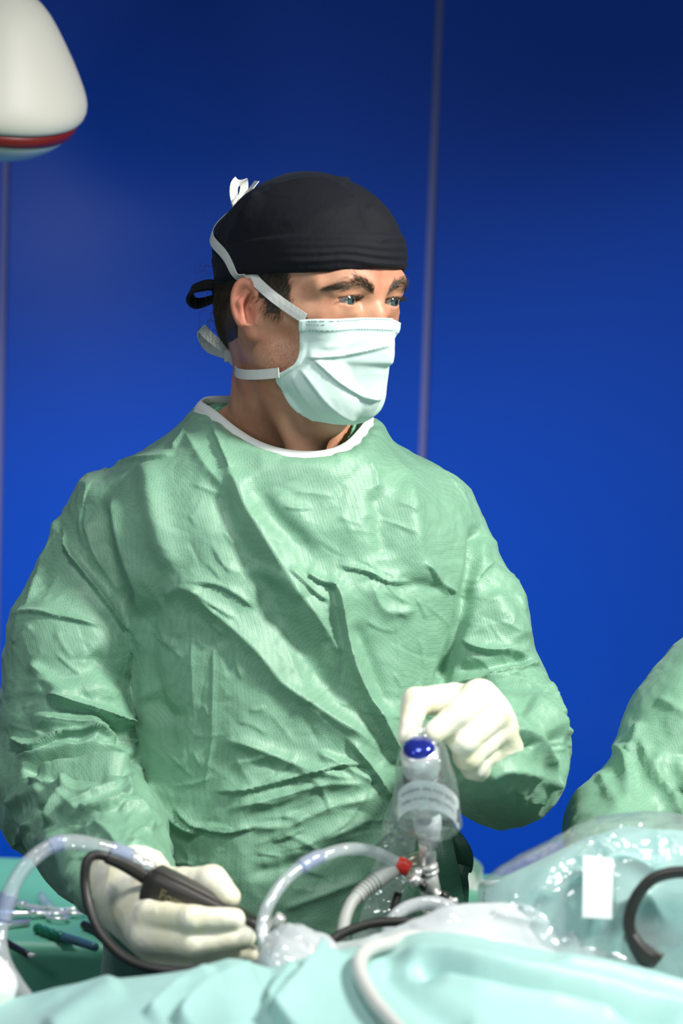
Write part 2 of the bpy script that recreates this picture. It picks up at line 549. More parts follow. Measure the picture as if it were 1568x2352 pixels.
wall_back = box('wall_back', (0, WALL_Y + 0.10, 1.5), (6.4, 0.10, 3.0), M['far_wall'], kind='structure')
jx1 = at(990, 520, WALL_Y)[0]
jx0 = at(8, 600, WALL_Y)[0]
pw = jx1 - jx0
xs = [jx0 - 2 * pw, jx0 - pw, jx0, jx1, jx1 + pw, jx1 + 2 * pw, jx1 + 3 * pw]
for i in range(len(xs) - 1):
    box('wall_panel', ((xs[i] + xs[i + 1]) / 2, WALL_Y + 0.025, 1.5), (pw - 0.012, 0.05, 3.0), M['wall'], wall_back, bev=0.002)
for i, x in enumerate(xs):
    box('trim_%d' % (i + 1), (x, WALL_Y + 0.028, 1.5), (0.0155, 0.044, 3.0), M['joint'], bev=0.002, kind='structure')
box('floor', (0, -0.9, -0.05), (6.4, 4.4, 0.10), M['floor'], kind='structure')
box('ceiling', (0, -0.9, 3.05), (6.4, 4.4, 0.10), M['ceiling'], kind='structure')

# ------------------------------------------------------------------ operating lamp, upper left
def operating_lamp(center, tilt_cam, roll, arm_top, label, scale=1.0):
    R = Matrix.Rotation(math.radians(roll), 4, 'Y') @ Matrix.Rotation(math.radians(tilt_cam), 4, 'X')
    Mx = Matrix.Translation(Vector([float(c) for c in center])) @ R @ Matrix.Scale(scale, 4)
    t = thing('operating_lamp', label, 'lamp', (arm_top[0], arm_top[1], arm_top[2]))
    wp = mat('lamp_white_enamel', srgb(226, 226, 214), 0.5)
    dome = [(0.1085, -0.0085), (0.1135, -0.006), (0.1172, -0.001), (0.119, 0.006), (0.1188, 0.013), (0.1165, 0.021), (0.112, 0.031), (0.104, 0.046), (0.094, 0.063), (0.083, 0.080), (0.072, 0.096), (0.062, 0.109), (0.052, 0.119), (0.042, 0.126), (0.034, 0.130)]
    lathe('dome', dome, wp, t, 72, Mx)
    lathe('red_band', [(0.104, -0.0235), (0.1073, -0.0225), (0.1120, -0.0095), (0.1085, -0.0080)], mat('red_lacquer', srgb(120, 30, 26), 0.4), t, 72, Mx, label='dark red ring around the rim')
    lathe('underside', [(0.0, -0.062), (0.03, -0.0612), (0.055, -0.057), (0.075, -0.0495), (0.090, -0.0395), (0.0995, -0.030), (0.1055, -0.0218), (0.102, -0.018)], mat('lamp_lens', srgb(196, 212, 206), 0.25), t, 72, Mx)
    lathe('neck', [(0.034, 0.128), (0.036, 0.134), (0.034, 0.15), (0.026, 0.158), (0.022, 0.19)], M['steel'], t, 40, Mx)
    a = np.array(Mx @ Vector((0, 0, 0.18)))
    C = spline([a, a + np.array([-0.03, 0, 0.09]), a + np.array([-0.14, 0.02, 0.20]), np.array([arm_top[0], arm_top[1], a[2] + 0.34]), np.array(arm_top)], 60)
    tube('arm', C, 0.02, wp, t, 18)
    lathe('ceiling_plate', [(0.10, 0), (0.10, 0.02), (0.04, 0.05), (0.022, 0.08)], wp, t, 40, Matrix.Translation(Vector(arm_top)) @ Matrix.Rotation(math.pi, 4, 'X'))
    l = np.array(Mx @ Vector((0, 0, -0.072)))
    spot('operating_or_fill_light', l, l + np.array([0.12, 0.22, -1.0]), 22, 140, 0.8, 0.05, (0.95, 0.99, 1.0))
    return t
c = at(-36, 228, 0.45)
operating_lamp(c, 19, 10, (c[0] - 0.35, c[1] + 0.08, 3.0), 'white dome operating lamp with dark red rim band hanging at upper left')

# ================================================================== SURGEON
HC = at(717, 682, -0.045)                 # centre of the head, at eye level
YAW = math.radians(46)
fwd = np.array([math.sin(YAW), -math.cos(YAW), 0.0])
lft = np.array([math.cos(YAW), math.sin(YAW), 0.0])
upv = np.array([0, 0, 1.0])
# head carried with a slight nod and lean
HR = np.stack([fwd, lft, upv], 1)
HR = HR @ rotm('Y', 1.5) @ rotm('X', 0.0)
HRf = HR.astype(np.float32)
HS = 0.93                                 # size of the head
def h2w(p):
    return (np.asarray(p, float) * HS) @ HR.T + HC
def w2h(P):
    return ((P - HC.astype(np.float32)) @ HRf) * np.float32(1 / HS)
NECK0 = at(652, 1030, 0.035)
def both(f, p):
    """the same feature on both sides of the face"""
    return np.minimum(f(1), f(-1))

def face_sdf(p):
    q = p.copy(); q[:, 1] = np.abs(q[:, 1])
    d = ellip(p, (-0.014, 0, 0.036), (0.098, 0.077, 0.086))
    d = smin(d, ellip(p, (0.034, 0, 0.036), (0.058, 0.061, 0.062)), 0.03)
    d = smin(d, ellip(p, (0.030, 0, -0.030), (0.056, 0.060, 0.075)), 0.03)
    d = smin(d, ellip(p, (0.040, 0, -0.068), (0.046, 0.046, 0.048)), 0.025)
    d = smin(d, ellip(p, (-0.062, 0, -0.022), (0.050, 0.060, 0.052)), 0.03)
    # jaw
    d = smin(d, cone(q, (0.004, 0.051, -0.062), (0.066, 0.014, -0.102), 0.017, 0.015), 0.03)
    d = smin(d, cone(q, (-0.004, 0.062, -0.02), (0.004, 0.051, -0.062), 0.014, 0.017), 0.02)
    d = smin(d, ball(p, (0.072, 0, -0.098), 0.016), 0.02)
    # temples and cheekbones
    d = smin(d, cone(q, (0.062, 0.042, -0.019), (0.004, 0.066, -0.012), 0.0135, 0.010), 0.022)
    # brow ridge
    d = smin(d, cone(q, (0.0870, 0.010, 0.0150), (0.0830, 0.036, 0.0195), 0.0085, 0.0080), 0.014)
    d = smin(d, cone(q, (0.0830, 0.036, 0.0195), (0.0660, 0.054, 0.0130), 0.0080, 0.0075), 0.014)
    # eye sockets
    d = smax(d, -ellip(q, (0.0980, 0.0320, -0.0030), (0.0185, 0.0170, 0.0125)), 0.012)
    # nose
    d = smin(d, cone(p, (0.0850, 0, 0.012), (0.0945, 0, -0.012), 0.0075, 0.0072), 0.010)
    d = smin(d, cone(p, (0.0945, 0, -0.012), (0.1000, 0, -0.038), 0.0078, 0.0090), 0.008)
    d = smin(d, cone(q, (0.084, 0.008, -0.012), (0.086, 0.012, -0.040), 0.006, 0.009), 0.012)
    # lids
    e = (0.0765, 0.0320, 0.0)
    lid = ball(q, e, 0.0138)
    # flesh around the eye and under the brow
    lid = smin(lid, cone(q, (0.0835, 0.022, 0.0100), (0.0770, 0.046, 0.0090), 0.0050, 0.0050), 0.006)
    lid = smin(lid, cone(q, (0.0835, 0.022, -0.0110), (0.0760, 0.044, -0.0110), 0.0045, 0.0050), 0.008)
    d = smin(d, lid, 0.006)
    y = q[:, 1] - e[1]; z = q[:, 2] - e[2]; x = q[:, 0] - e[0]
    s = np.clip(1 - (y / 0.0150) ** 2, 0, 1)
    zu = 0.0037 * s ** 0.8 + 0.0004; zl = -0.0042 * s ** 1.0 + 0.0004
    op = np.maximum(np.maximum(z - zu, zl - z), np.maximum(0.004 - x, np.abs(y) - 0.0150))
    d = smax(d, -op, 0.0016)
    return d
def ear_sdf(p, sgn=-1):
    """one ear: shell, rim, bowl, lobe"""
    q = p.copy(); q[:, 1] *= sgn
    R = rotm('Z', -26) @ rotm('Y', -12)
    c = np.array([-0.011, 0.080, -0.016])
    l = (q - c.astype(np.float32)) @ R.astype(np.float32) / np.float32(0.86)
    plate = ellip(l, (0.0, 0, 0.004), (0.0185, 0.0055, 0.0300))
    a = np.sqrt((l[:, 0] / 0.0165) ** 2 + ((l[:, 2] - 0.006) / 0.0270) ** 2)
    rim = np.sqrt(((a - 1) * 0.019) ** 2 + (l[:, 1] - 0.005) ** 2) - 0.0042
    rim = np.maximum(rim, (l[:, 0] - 0.011))
    rim = np.maximum(rim, -(l[:, 2] + 0.018))
    bowl = ellip(l, (0.003, 0.0072, 0.003), (0.0128, 0.0115, 0.0200))
    d = smin(plate, rim, 0.006)
    d = smax(d, -bowl, 0.004)
    anti = cone(l, (-0.007, 0.005, -0.010), (-0.0070, 0.006, 0.010), 0.0032, 0.0032)
    anti = smin(anti, cone(l, (-0.0070, 0.006, 0.010), (0.003, 0.004, 0.020), 0.0032, 0.0025), 0.004)
    d = smin(d, anti, 0.005)
    d = smin(d, ellip(l, (0.003, 0.001, -0.0265), (0.0105, 0.0052, 0.0115)), 0.008)
    d = smin(d, cone(l, (0.0135, 0.002, -0.006), (0.012, 0.004, -0.012), 0.0045, 0.0040), 0.006)
    d = smin(d, cone(l, (0.010, -0.010, 0.010), (0.008, -0.010, -0.016), 0.007, 0.006), 0.008)
    d = smin(d, cone(l, (0.004, 0.003, 0.004), (0.012, 0.002, 0.006), 0.0024, 0.0024), 0.004)
    return d * 0.86
def body_sdf(P):
    p = w2h(P)
    d = face_sdf(p)
    d = smin(d, ear_sdf(p, -1), 0.005)
    d = smin(d, ear_sdf(p, 1), 0.005) * HS
    # neck
    up = h2w((-0.026, 0, -0.030))
    n = cone(P, up, NECK0, 0.054, 0.060)
    n = smin(n, cone(P, h2w((-0.03, -0.052, -0.035)), at(690, 1052, -0.055), 0.014, 0.010), 0.025)
    n = smin(n, cone(P, h2w((-0.03, 0.052, -0.035)), at(715, 1052, -0.050), 0.014, 0.010), 0.025)
    n = smin(n, ball(P, h2w((0.035, 0.0, -0.125)), 0.016), 0.03)
    # shoulders, under the gown
    n = smin(n, cone(P, at(460, 1110, 0.05), at(860, 1110, 0.05), 0.045, 0.045), 0.05)
    n = smin(n, cone(P, NECK0 + np.array([-0.03, 0.03, -0.02]), at(540, 1040, 0.055), 0.050, 0.040), 0.03)
    d = smin(d, n, 0.018)
    return d
lo = HC + np.array([-0.25, -0.16, -0.33]); hi = HC + np.array([0.22, 0.20, 0.14])
bv, bq = nets(body_sdf, lo, hi, 0.0017)
bv = smooth_mesh(bv, bq, 1, 0.4)

m = mat('skin', srgb(208, 158, 128), 0.48)
nt, b, N, L = nodes(m)
b.inputs['Subsurface Weight'].default_value = 0.25
b.inputs['Subsurface Radius'].default_value = (0.012, 0.004, 0.002)
b.inputs['Subsurface Scale'].default_value = 0.4
tc = N('ShaderNodeTexCoord').outputs['Object']
n1 = noise_tex(m, 38, 5, 0.6, vec=tc)
base = ramp(m, n1, [(0.30, srgb(180, 124, 96)), (0.55, srgb(198, 148, 118)), (0.75, srgb(206, 160, 130))])
at1 = N('ShaderNodeAttribute'); at1.attribute_name = 'blush'
mx = N('ShaderNodeMix'); mx.data_type = 'RGBA'; L(at1.outputs['Fac'], mx.inputs[0]); L(base, mx.inputs[6]); mx.inputs[7].default_value = srgb(206, 120, 98)
at2 = N('ShaderNodeAttribute'); at2.attribute_name = 'stubble'
n3 = noise_tex(m, 620, 2, 0.6, vec=tc)
st = N('ShaderNodeMath'); st.operation = 'MULTIPLY'; L(at2.outputs['Fac'], st.inputs[0])
r3 = ramp(m, n3, [(0.42, (0, 0, 0, 1)), (0.62, (1, 1, 1, 1))]); L(r3, st.inputs[1])
m2 = N('ShaderNodeMix'); m2.data_type = 'RGBA'; L(st.outputs[0], m2.inputs[0]); L(mx.outputs[2], m2.inputs[6]); m2.inputs[7].default_value = srgb(128, 96, 76)
# freckles
vo = N('ShaderNodeTexVoronoi'); vo.inputs['Scale'].default_value = 85; L(tc, vo.inputs['Vector'])
fr = ramp(m, vo.outputs['Distance'], [(0.06, (1, 1, 1, 1)), (0.11, (0, 0, 0, 1))])
vs = N('ShaderNodeSeparateColor'); L(vo.outputs['Color'], vs.inputs[0])
gt = N('ShaderNodeMath'); gt.operation = 'GREATER_THAN'; gt.inputs[1].default_value = 0.86; L(vs.outputs[0], gt.inputs[0])
fm = N('ShaderNodeMath'); fm.operation = 'MULTIPLY'; L(fr, fm.inputs[0]); L(gt.outputs[0], fm.inputs[1])
f2 = N('ShaderNodeMath'); f2.operation = 'MULTIPLY'; f2.inputs[1].default_value = 0.55; L(fm.outputs[0], f2.inputs[0])
m3 = N('ShaderNodeMix'); m3.data_type = 'RGBA'; L(f2.outputs[0], m3.inputs[0]); L(m2.outputs[2], m3.inputs[6]); m3.inputs[7].default_value = srgb(110, 66, 48)
L(m3.outputs[2], b.inputs['Base Color'])
n2 = noise_tex(m, 900, 3, 0.6, vec=tc)
add_bump(m, n2, 0.12, 0.0006)
M['skin'] = m

surgeon = thing('person', 'surgeon in black cap, white face mask and green gown holding two instruments', 'person', (NECK0[0], 0.03, 0.0))
body = mesh_from('body', bv, bq, M['skin'], surgeon)
ph = (bv - HC) @ HR / HS
blush = np.zeros(len(bv))
def blob(c, r, a):
    return a * np.exp(-(((ph - np.array(c)) / np.array(r)) ** 2).sum(1))
for s in (-1, 1):
    blush += blob((-0.016, 0.088 * s, -0.012), (0.03, 0.014, 0.035), 0.75)
    blush += blob((0.078, 0.03 * s, -0.03), (0.02, 0.02, 0.016), 0.35)
    blush += blob((-0.02, 0.05 * s, -0.10), (0.05, 0.03, 0.05), 0.35)
blush += blob((0.108, 0, -0.03), (0.014, 0.014, 0.02), 0.6)
blush += blob((0.09, 0, 0.03), (0.03, 0.03, 0.02), 0.25)
attr(body, 'blush', np.clip(blush, 0, 1))
stub = np.clip((-0.030 - ph[:, 2]) / 0.02, 0, 1) * np.clip((ph[:, 0] + 0.004) / 0.02, 0, 1) * np.clip((ph[:, 2] + 0.125) / 0.02, 0, 1) * 0.55
attr(body, 'stubble', stub)

# ------------------------------------------------------------------ eyes
m = mat('eye', (0.8, 0.8, 0.78, 1), 0.08)
nt, b, N, L = nodes(m)
tc = N('ShaderNodeTexCoord').outputs['Object']
ln = N('ShaderNodeSeparateXYZ'); L(tc, ln.inputs[0])
# distance from the gaze axis (+x)
cmb = N('ShaderNodeCombineXYZ'); L(ln.outputs[1], cmb.inputs[1]); L(ln.outputs[2], cmb.inputs[2])
vl = N('ShaderNodeVectorMath'); vl.operation = 'LENGTH'; L(cmb.outputs[0], vl.inputs[0])
mm = N('ShaderNodeMath'); mm.operation = 'MULTIPLY'; mm.inputs[1].default_value = 86.0; L(vl.outputs['Value'], mm.inputs[0])
col = ramp(m, mm.outputs[0], [(0.17, srgb(8, 10, 10)), (0.20, srgb(60, 78, 76)), (0.38, srgb(82, 104, 102)), (0.46, srgb(38, 52, 50)), (0.52, srgb(150, 156, 150)), (1.0, srgb(150, 120, 110))])
L(col, b.inputs['Base Color'])
b.inputs['Coat Weight'].default_value = 1.0; b.inputs['Coat Roughness'].default_value = 0.02
M['eye'] = m
for s in (-1, 1):
    bm = bmesh.new(); bmesh.ops.create_uvsphere(bm, u_segments=32, v_segments=24, radius=0.0122 * HS)
    for v in bm.verts:                      # slight corneal bulge
        r = math.hypot(v.co.y, v.co.z)
        if v.co.x > 0 and r < 0.0058: v.co.x += 0.0009 * (1 - (r / 0.0058) ** 2)
    me = bpy.data.meshes.new('eyeball'); bm.to_mesh(me); bm.free()
    o = link('eyeball', me, M['eye'])
    gaze = Matrix([list(r) for r in (HR @ rotm('Z', 5.0) @ rotm('Y', 2))]).to_4x4()
    o.matrix_world = Matrix.Translation(Vector(h2w((0.0765, 0.0320 * s, 0.0)))) @ gaze
    bpy.context.view_layer.update()
    mw = o.matrix_world.copy(); o.parent = surgeon; o.matrix_parent_inverse = surgeon.matrix_world.inverted(); o.matrix_world = mw

# ------------------------------------------------------------------ hair: strands and a close-lying layer
M['hair'] = mat('brown_hair', srgb(62, 52, 38), 0.45)
M['hair'].node_tree.nodes['Principled BSDF'].inputs['Specular IOR Level'].default_value = 0.6
def strands(paths, r0, r1=0.00005, seg=3):
    """many tapered hairs in one mesh"""
    V, F = [], []; off = 0
    groups = {}
    for C in paths: groups.setdefault(len(C), []).append(C)
    for n, cs in groups.items():
        C = np.array(cs); K = len(C)
        T = np.gradient(C, axis=1); T /= np.linalg.norm(T, axis=2)[..., None] + 1e-12
        A = np.cross(T, np.array([0.31, 0.52, 0.79])); A /= np.linalg.norm(A, axis=2)[..., None] + 1e-12
        Bn = np.cross(T, A)
        r = np.linspace(r0, r1, n)[None, :, None, None]
        a = np.linspace(0, 2 * np.pi, seg, endpoint=False)
        v = C[:, :, None, :] + r * (np.cos(a)[None, None, :, None] * A[:, :, None, :] + np.sin(a)[None, None, :, None] * Bn[:, :, None, :])
        idx = np.arange(K * n * seg).reshape(K, n, seg) + off
        q = np.stack([idx[:, :-1, :], np.roll(idx, -1, 2)[:, :-1, :], np.roll(idx, -1, 2)[:, 1:, :], idx[:, 1:, :]], -1).reshape(-1, 4)
        V.append(v.reshape(-1, 3)); F.append(q); off += K * n * seg
    return np.concatenate(V), np.concatenate(F)
def surf_point(p, n_it=6):
    """pull head-space points onto the skin"""
    p = np.array(p, np.float32)
    for _ in range(n_it):
        d = face_sdf(p); e = 0.001; g = np.zeros_like(p)
        for k in range(3):
            q = p.copy(); q[:, k] += e; g[:, k] = (face_sdf(q) - d) / e
        g /= np.linalg.norm(g, axis=1)[:, None] + 1e-9
        p = p - d[:, None] * g
    return p, g
def hair_density(p):
    """where scalp hair grows (head space)"""
    x, y, z = p[:, 0], np.abs(p[:, 1]), p[:, 2]
    back = (x < -0.030 + 0.25 * (z + 0.03)) & (z > -0.064 + 0.25 * (x + 0.10))
    side = (x < 0.040 - 0.10 * z) & (z > -0.005) & (y > 0.035)
    burn = (x < 0.031) & (x > 0.013) & (z > -0.020) & (y > 0.04)
    return (back | side | burn) & (np.minimum(ear_sdf(p.astype(np.float32), -1), ear_sdf(p.astype(np.float32), 1)) > 0.0015)
cand = np.stack([RNG.uniform(-0.12, 0.05, 26000), RNG.uniform(-0.09, 0.09, 26000), RNG.uniform(-0.075, 0.06, 26000)], 1)
sp, sn = surf_point(cand, 4)
ok = hair_density(sp + RNG.normal(0, 0.0022, sp.shape)) & (sp[:, 2] < 0.034 + 0.12 * sp[:, 0])
sp, sn = sp[ok][:12000], sn[ok][:12000]
paths = []
flow = np.array([-0.55, 0, -0.85])
for p, n in zip(sp, sn):
    front = p[0] > -0.03
    Ln = RNG.uniform(0.007, 0.012) if front else RNG.uniform(0.010, 0.020)
    if p[2] < -0.01 and not front: Ln *= 0.8
    fl = flow + RNG.normal(0, 0.22, 3); fl = fl - n * (fl @ n); fl /= np.linalg.norm(fl)
    lift = RNG.uniform(0.10, 0.32)
    C = [p + n * (-0.0008)]
    for k in range(1, 5):
        s = k / 4
        C.append(p + fl * Ln * s + n * (lift * Ln * (s - 0.55 * s * s) + 0.0006))
    paths.append(h2w(np.array(C)))
# loose curls behind the ear and over the tie
for k in range(110):
    a = RNG.uniform(0, 1)
    base_ = h2w((-0.098 + RNG.normal(0, 0.006), -0.030 + RNG.normal(0, 0.018), 0.028 - 0.075 * a + RNG.normal(0, 0.004)))
    L_ = RNG.uniform(0.006, 0.018); out = HR @ np.array([-1.0, -0.4, RNG.normal(-0.2, 0.5)]); out /= np.linalg.norm(out)
    curl = RNG.uniform(1.5, 4.0); ph0 = RNG.uniform(0, 6.28); C = []
    for i in range(8):
        s = i / 7
        C.append(base_ + out * L_ * s * (1 - 0.35 * s) + np.array([0.0015 * math.cos(curl * s * 3 + ph0), 0.0015 * math.sin(curl * s * 2 + ph0), 0.0035 * math.sin(curl * s * 2 + ph0) - 0.010 * s * s]))
    paths.append(np.array(C))
hv, hf = strands(paths, 0.00024)
hair = mesh_from('hair', hv, hf, M['hair'], surgeon, label='short brown hair below the cap')
# close-lying layer under the strands
hl = hair_density(ph + np.array([0.003, 0, -0.002])) & hair_density(ph) & (ph[:, 2] < 0.07)
gm = hl[bq].all(1)
use = np.unique(bq[gm]); mp_ = -np.ones(len(bv), int); mp_[use] = np.arange(len(use))
bn = vnormals(bv, bq)
lay = bv[use] + bn[use] * 0.0008
o = mesh_from('hair_underlayer', lay, mp_[bq[gm]], M['hair'], hair)

# brows and lashes
def brow(s):
    out = []
    for k in range(380):
        t = RNG.uniform(0, 1)
        y = 0.010 + 0.046 * t
        z = 0.0108 + 0.0110 * math.sin(min(1, t * 1.35) * 1.75) - 0.022 * max(0, t - 0.5) + RNG.normal(0, 0.0026 * (1 - 0.6 * t))
        x = 0.0985 - 0.0200 * t * t - 0.004 * t
        out.append((x, y * s, z, t))
    pts = np.array(out); p, n = surf_point(pts[:, :3], 6)
    res = []
    for i in range(len(p)):
        t = pts[i, 3]
        d = np.array([-0.25 - 0.3 * t, (0.75) * s, 0.75 - 1.1 * t]) + RNG.normal(0, 0.16, 3); d = d - n[i] * (d @ n[i]); d /= np.linalg.norm(d)
        Ln = RNG.uniform(0.006, 0.010)
        C = [p[i] + d * Ln * u + n[i] * (0.0022 * u * (1 - 0.5 * u)) for u in np.linspace(0, 1, 4)]
        res.append(h2w(np.array(C)))
    return res
for s in (-1, 1):
    v, f = strands(brow(s), 0.00017)
    mesh_from('eyebrow', v, f, M['hair'], surgeon)
    ls = []
    for k in range(130):
        t = RNG.uniform(-1, 1); y = 0.0320 + 0.0125 * t
        x = 0.0765 + math.sqrt(max(1e-6, 0.0140 ** 2 - (0.0125 * t) ** 2 - 0.004 ** 2))
        p0 = np.array([x, y * s, 0.0034 * (1 - t * t) ** 0.8 + 0.0004])
        C = [p0 + np.array([0.0075 * u, 0.0040 * u * t * s, -0.0022 * u + 0.0052 * u * u]) for u in np.linspace(0, 1, 4)]
        ls.append(h2w(np.array(C)))
    v, f = strands(ls, 0.00016)
    mesh_from('eyelash', v, f, M['hair'], surgeon)

# ------------------------------------------------------------------ surgical cap
m = mat('black_cap_cotton', srgb(13, 16, 23), 0.8)
nt, b, N, L = nodes(m)
tc = N('ShaderNodeTexCoord').outputs['Object']
b.inputs['Specular IOR Level'].default_value = 0.25; b.inputs['Sheen Weight'].default_value = 0.03; b.inputs['Sheen Tint'].default_value = (0.45, 0.6, 0.9, 1)
wv = noise_tex(m, 1500, 2, 0.5, vec=tc)
n_ = add_bump(m, wv, 0.25, 0.0005)
add_bump(m, noise_tex(m, 34, 4, 0.55, vec=tc), 0.25, 0.006, n_)
M['cap'] = m
def rim_z(p):
    return 0.0225 + 0.12 * p[:, 0] - 0.10 * np.maximum(0, -p[:, 0] - 0.03) 
def cap_sdf(p):
    d = ellip(p, (-0.013, 0, 0.037), (0.1035, 0.0825, 0.0920))
    d = smin(d, ellip(p, (0.034, 0, 0.040), (0.0625, 0.0675, 0.0660)), 0.03)
    d = smin(d, ellip(p, (-0.082, 0.0, 0.052), (0.034, 0.048, 0.030)), 0.03)
    d = smin(d, cone(p, (-0.09, -0.02, 0.0), (-0.06, -0.055, 0.004), 0.014, 0.016), 0.02)
    return smax(d, rim_z(p) - p[:, 2], 0.003)
def cap_world(P):
    return cap_sdf(w2h(P)) * HS
cv, cq = nets(cap_world, HC + np.array([-0.135, -0.135, -0.02]), HC + np.array([0.135, 0.135, 0.142]), 0.0028)
cv = smooth_mesh(cv, cq, 2, 0.5)
cv, cq = subdivide(cv, cq)
cv = smooth_mesh(cv, cq, 2, 0.5)
cn = vnormals(cv, cq)
pc = (cv - HC) @ HR / HS
disp = 0.0007 * crumple(cv, 22, 3, 5)
rz = rim_z(pc)
band = pc[:, 2] - rz
wr = np.clip(1 - band / 0.034, 0, 1)
disp += 0.0011 * wr * np.sin((band + 0.004 * noise(pc * 25, 3)) * 780 + 40 * pc[:, 0]) * np.clip((pc[:, 0] - 0.02) / 0.05, 0, 1)
step = 0.034 - 0.03 * np.clip(-pc[:, 0], 0, 0.1)
disp += 0.0017 / (1 + np.exp((band - step) / 0.0006))          # the band stands proud
allm = np.ones(len(cv), bool)
pxc = proj(cv)
near = (cn @ (HC - _C)) < 0
fold(pxc, near, disp, [(842, 545), (838, 510), (822, 465), (800, 440), (775, 428), (745, 412), (700, 414), (650, 420), (590, 455), (540, 510)], 9, 0.0026, 'step', 0.05)
fold(pxc, near, disp, [(775, 432), (800, 412), (806, 405)], 9, 0.0035, 'step', 0.25)
fold(pxc, near, disp, [(640, 520), (720, 500), (820, 470)], 14, 0.0016, 'soft')
fold(pxc, near, disp, [(860, 560), (890, 545), (928, 548)], 5, 0.001, 'ridge')
fold(pxc, near, disp, [(840, 470), (880, 500), (905, 540)], 10, 0.0018, 'soft')
fold(pxc, near, disp, [(520, 560), (560, 500), (600, 440)], 16, 0.002, 'soft')
cv = cv + cn * disp[:, None]
cap = mesh_from('surgical_cap', cv, cq, M['cap'], surgeon, label='black cotton surgical cap with sewn front band')
# tie knot and loop at the nape
knot = AT([(530, 640, -0.012), (520, 668, -0.010), (505, 672, -0.012)])
kv, kq = nets(lambda P: smin(chain(P, knot, [0.012, 0.010, 0.006], 0.01), cone(P, at(560, 640, -0.06), knot[0], 0.007, 0.011), 0.01), knot.min(0) - 0.05, knot.max(0) + 0.05, 0.002)
kn = vnormals(kv, kq); kv = kv + kn * (0.0010 * crumple(kv, 60, 3, 2))[:, None]
mesh_from('cap_knot', kv, kq, M['cap'], cap)
C = spline(AT([(515, 668, -0.010), (490, 655, -0.014), (462, 658, -0.020), (440, 668, -0.022), (436, 684, -0.016), (450, 696, -0.006), (480, 690, -0.002), (512, 674, -0.004)]), 60)
ribbon('cap_tie', C, np.array([0.25, 0.75, 0.55]), 0.0125, M['cap'], cap, thick=0.0016)

# ------------------------------------------------------------------ face mask
m = mat('mask_cloth', srgb(212, 236, 228), 0.7)
nt, b, N, L = nodes(m)
tc = N('ShaderNodeTexCoord').outputs['Object']
n_ = add_bump(m, noise_tex(m, 900, 2, 0.6, vec=tc), 0.12, 0.0006)
add_bump(m, noise_tex(m, 45, 5, 0.55, vec=tc), 0.18, 0.004, n_)
b.inputs['Subsurface Weight'].default_value = 0.0
M['mask'] = m
M['strap'] = nonwoven('mask_strap', srgb(214, 218, 212), srgb(188, 194, 190), 650, 0.1)
# rows from top edge to under the chin (head space): ridge x, ridge z, half width y, edge x, edge z
rows = np.array([
    # xr      zr      ye      xe      ze
    [0.1150, -0.0150, 0.0600, 0.0480, -0.0215],
    [0.1185, -0.0265, 0.0605, 0.0475, -0.0310],
    [0.1200, -0.0400, 0.0605, 0.0465, -0.0410],
    [0.1200, -0.0520, 0.0600, 0.0455, -0.0520],
    [0.1190, -0.0610, 0.0600, 0.0440, -0.0615],
    [0.1115, -0.0655, 0.0610, 0.0400, -0.0685],
    [0.1085, -0.0760, 0.0620, 0.0300, -0.0740],
    [0.1070, -0.0870, 0.0620, 0.0180, -0.0790],
    [0.1035, -0.0980, 0.0590, 0.0160, -0.0880],
    [0.0975, -0.1090, 0.0545, 0.0180, -0.0990],
    [0.0885, -0.1180, 0.0480, 0.0220, -0.1100],
    [0.0760, -0.1245, 0.0390, 0.0290, -0.1195],
    [0.0630, -0.1280, 0.0280, 0.0380, -0.1265],
])
nr, ncol = 110, 120
tt = np.linspace(0, 1, nr); t0 = np.linspace(0, 1, len(rows))
RW = np.stack([np.interp(tt, t0, rows[:, k]) for k in range(5)], 1)
for _ in range(6):
    RW[1:-1] = 0.25 * RW[:-2] + 0.5 * RW[1:-1] + 0.25 * RW[2:]
u = np.linspace(-1, 1, ncol)
au = np.abs(u)
G = np.zeros((nr, ncol, 3))
for i in range(nr):
    xr, zr, ye, xe, ze = RW[i]
    w_ = i / (nr - 1); pw_ = 1.18 + 0.55 * w_; py_ = 1.22 - 0.40 * w_
    prof = 1 - au ** pw_
    G[i, :, 0] = xe + (xr - xe) * prof
    G[i, :, 1] = ye * np.sign(u) * au ** py_ * np.where(u > 0, 0.88, 1.0)
    G[i, :, 2] = ze + (zr - ze) * (1 - au ** 2)
v = G.reshape(-1, 3)
f = np.array([(i * ncol + j, (i + 1) * ncol + j, (i + 1) * ncol + j + 1, i * ncol + j + 1) for i in range(nr - 1) for j in range(ncol - 1)])
vw = h2w(v)
for _ in range(3):                          # the mask lies on the face, not in it
    hp_ = w2h(vw.astype(np.float32)); d_ = face_sdf(hp_) - 0.0030
    g_ = np.stack([(face_sdf(hp_ + np.eye(3, dtype=np.float32)[k] * 0.001) - 0.0030 - d_) for k in range(3)], 1)
    g_[:, 2] *= 0.1; g_ /= np.linalg.norm(g_, axis=1)[:, None] + 1e-9
    vw = vw + (g_ * np.maximum(0, -d_)[:, None]) @ HR.T
vw = smooth_mesh(vw, f, 4, 0.4)
n = vnormals(vw, f)
if (n[len(n) // 2] @ (HR @ np.array([1, 0, 0]))) < 0: f = f[:, ::-1]; n = -n
disp = np.zeros(len(vw)); allm = np.ones(len(vw), bool)
U = np.tile(u, nr); T = np.repeat(tt, ncol)
disp += 0.0008 * crumple(vw, 26, 3, 8) * np.clip(T * 4, 0, 1)
disp += 0.0010 * ((T < 0.105) & (T > 0.0)) * np.clip((0.105 - T) / 0.01, 0, 1)      # folded top hem
disp += 0.0012 * np.clip((np.abs(U) - 0.93) / 0.02, 0, 1) * (T < 0.9)                # side binding
pm = proj(vw)
fold(pm, allm, disp, [(700, 822), (780, 818), (850, 805), (905, 790)], 14, 0.0030, 'step', 0.1)
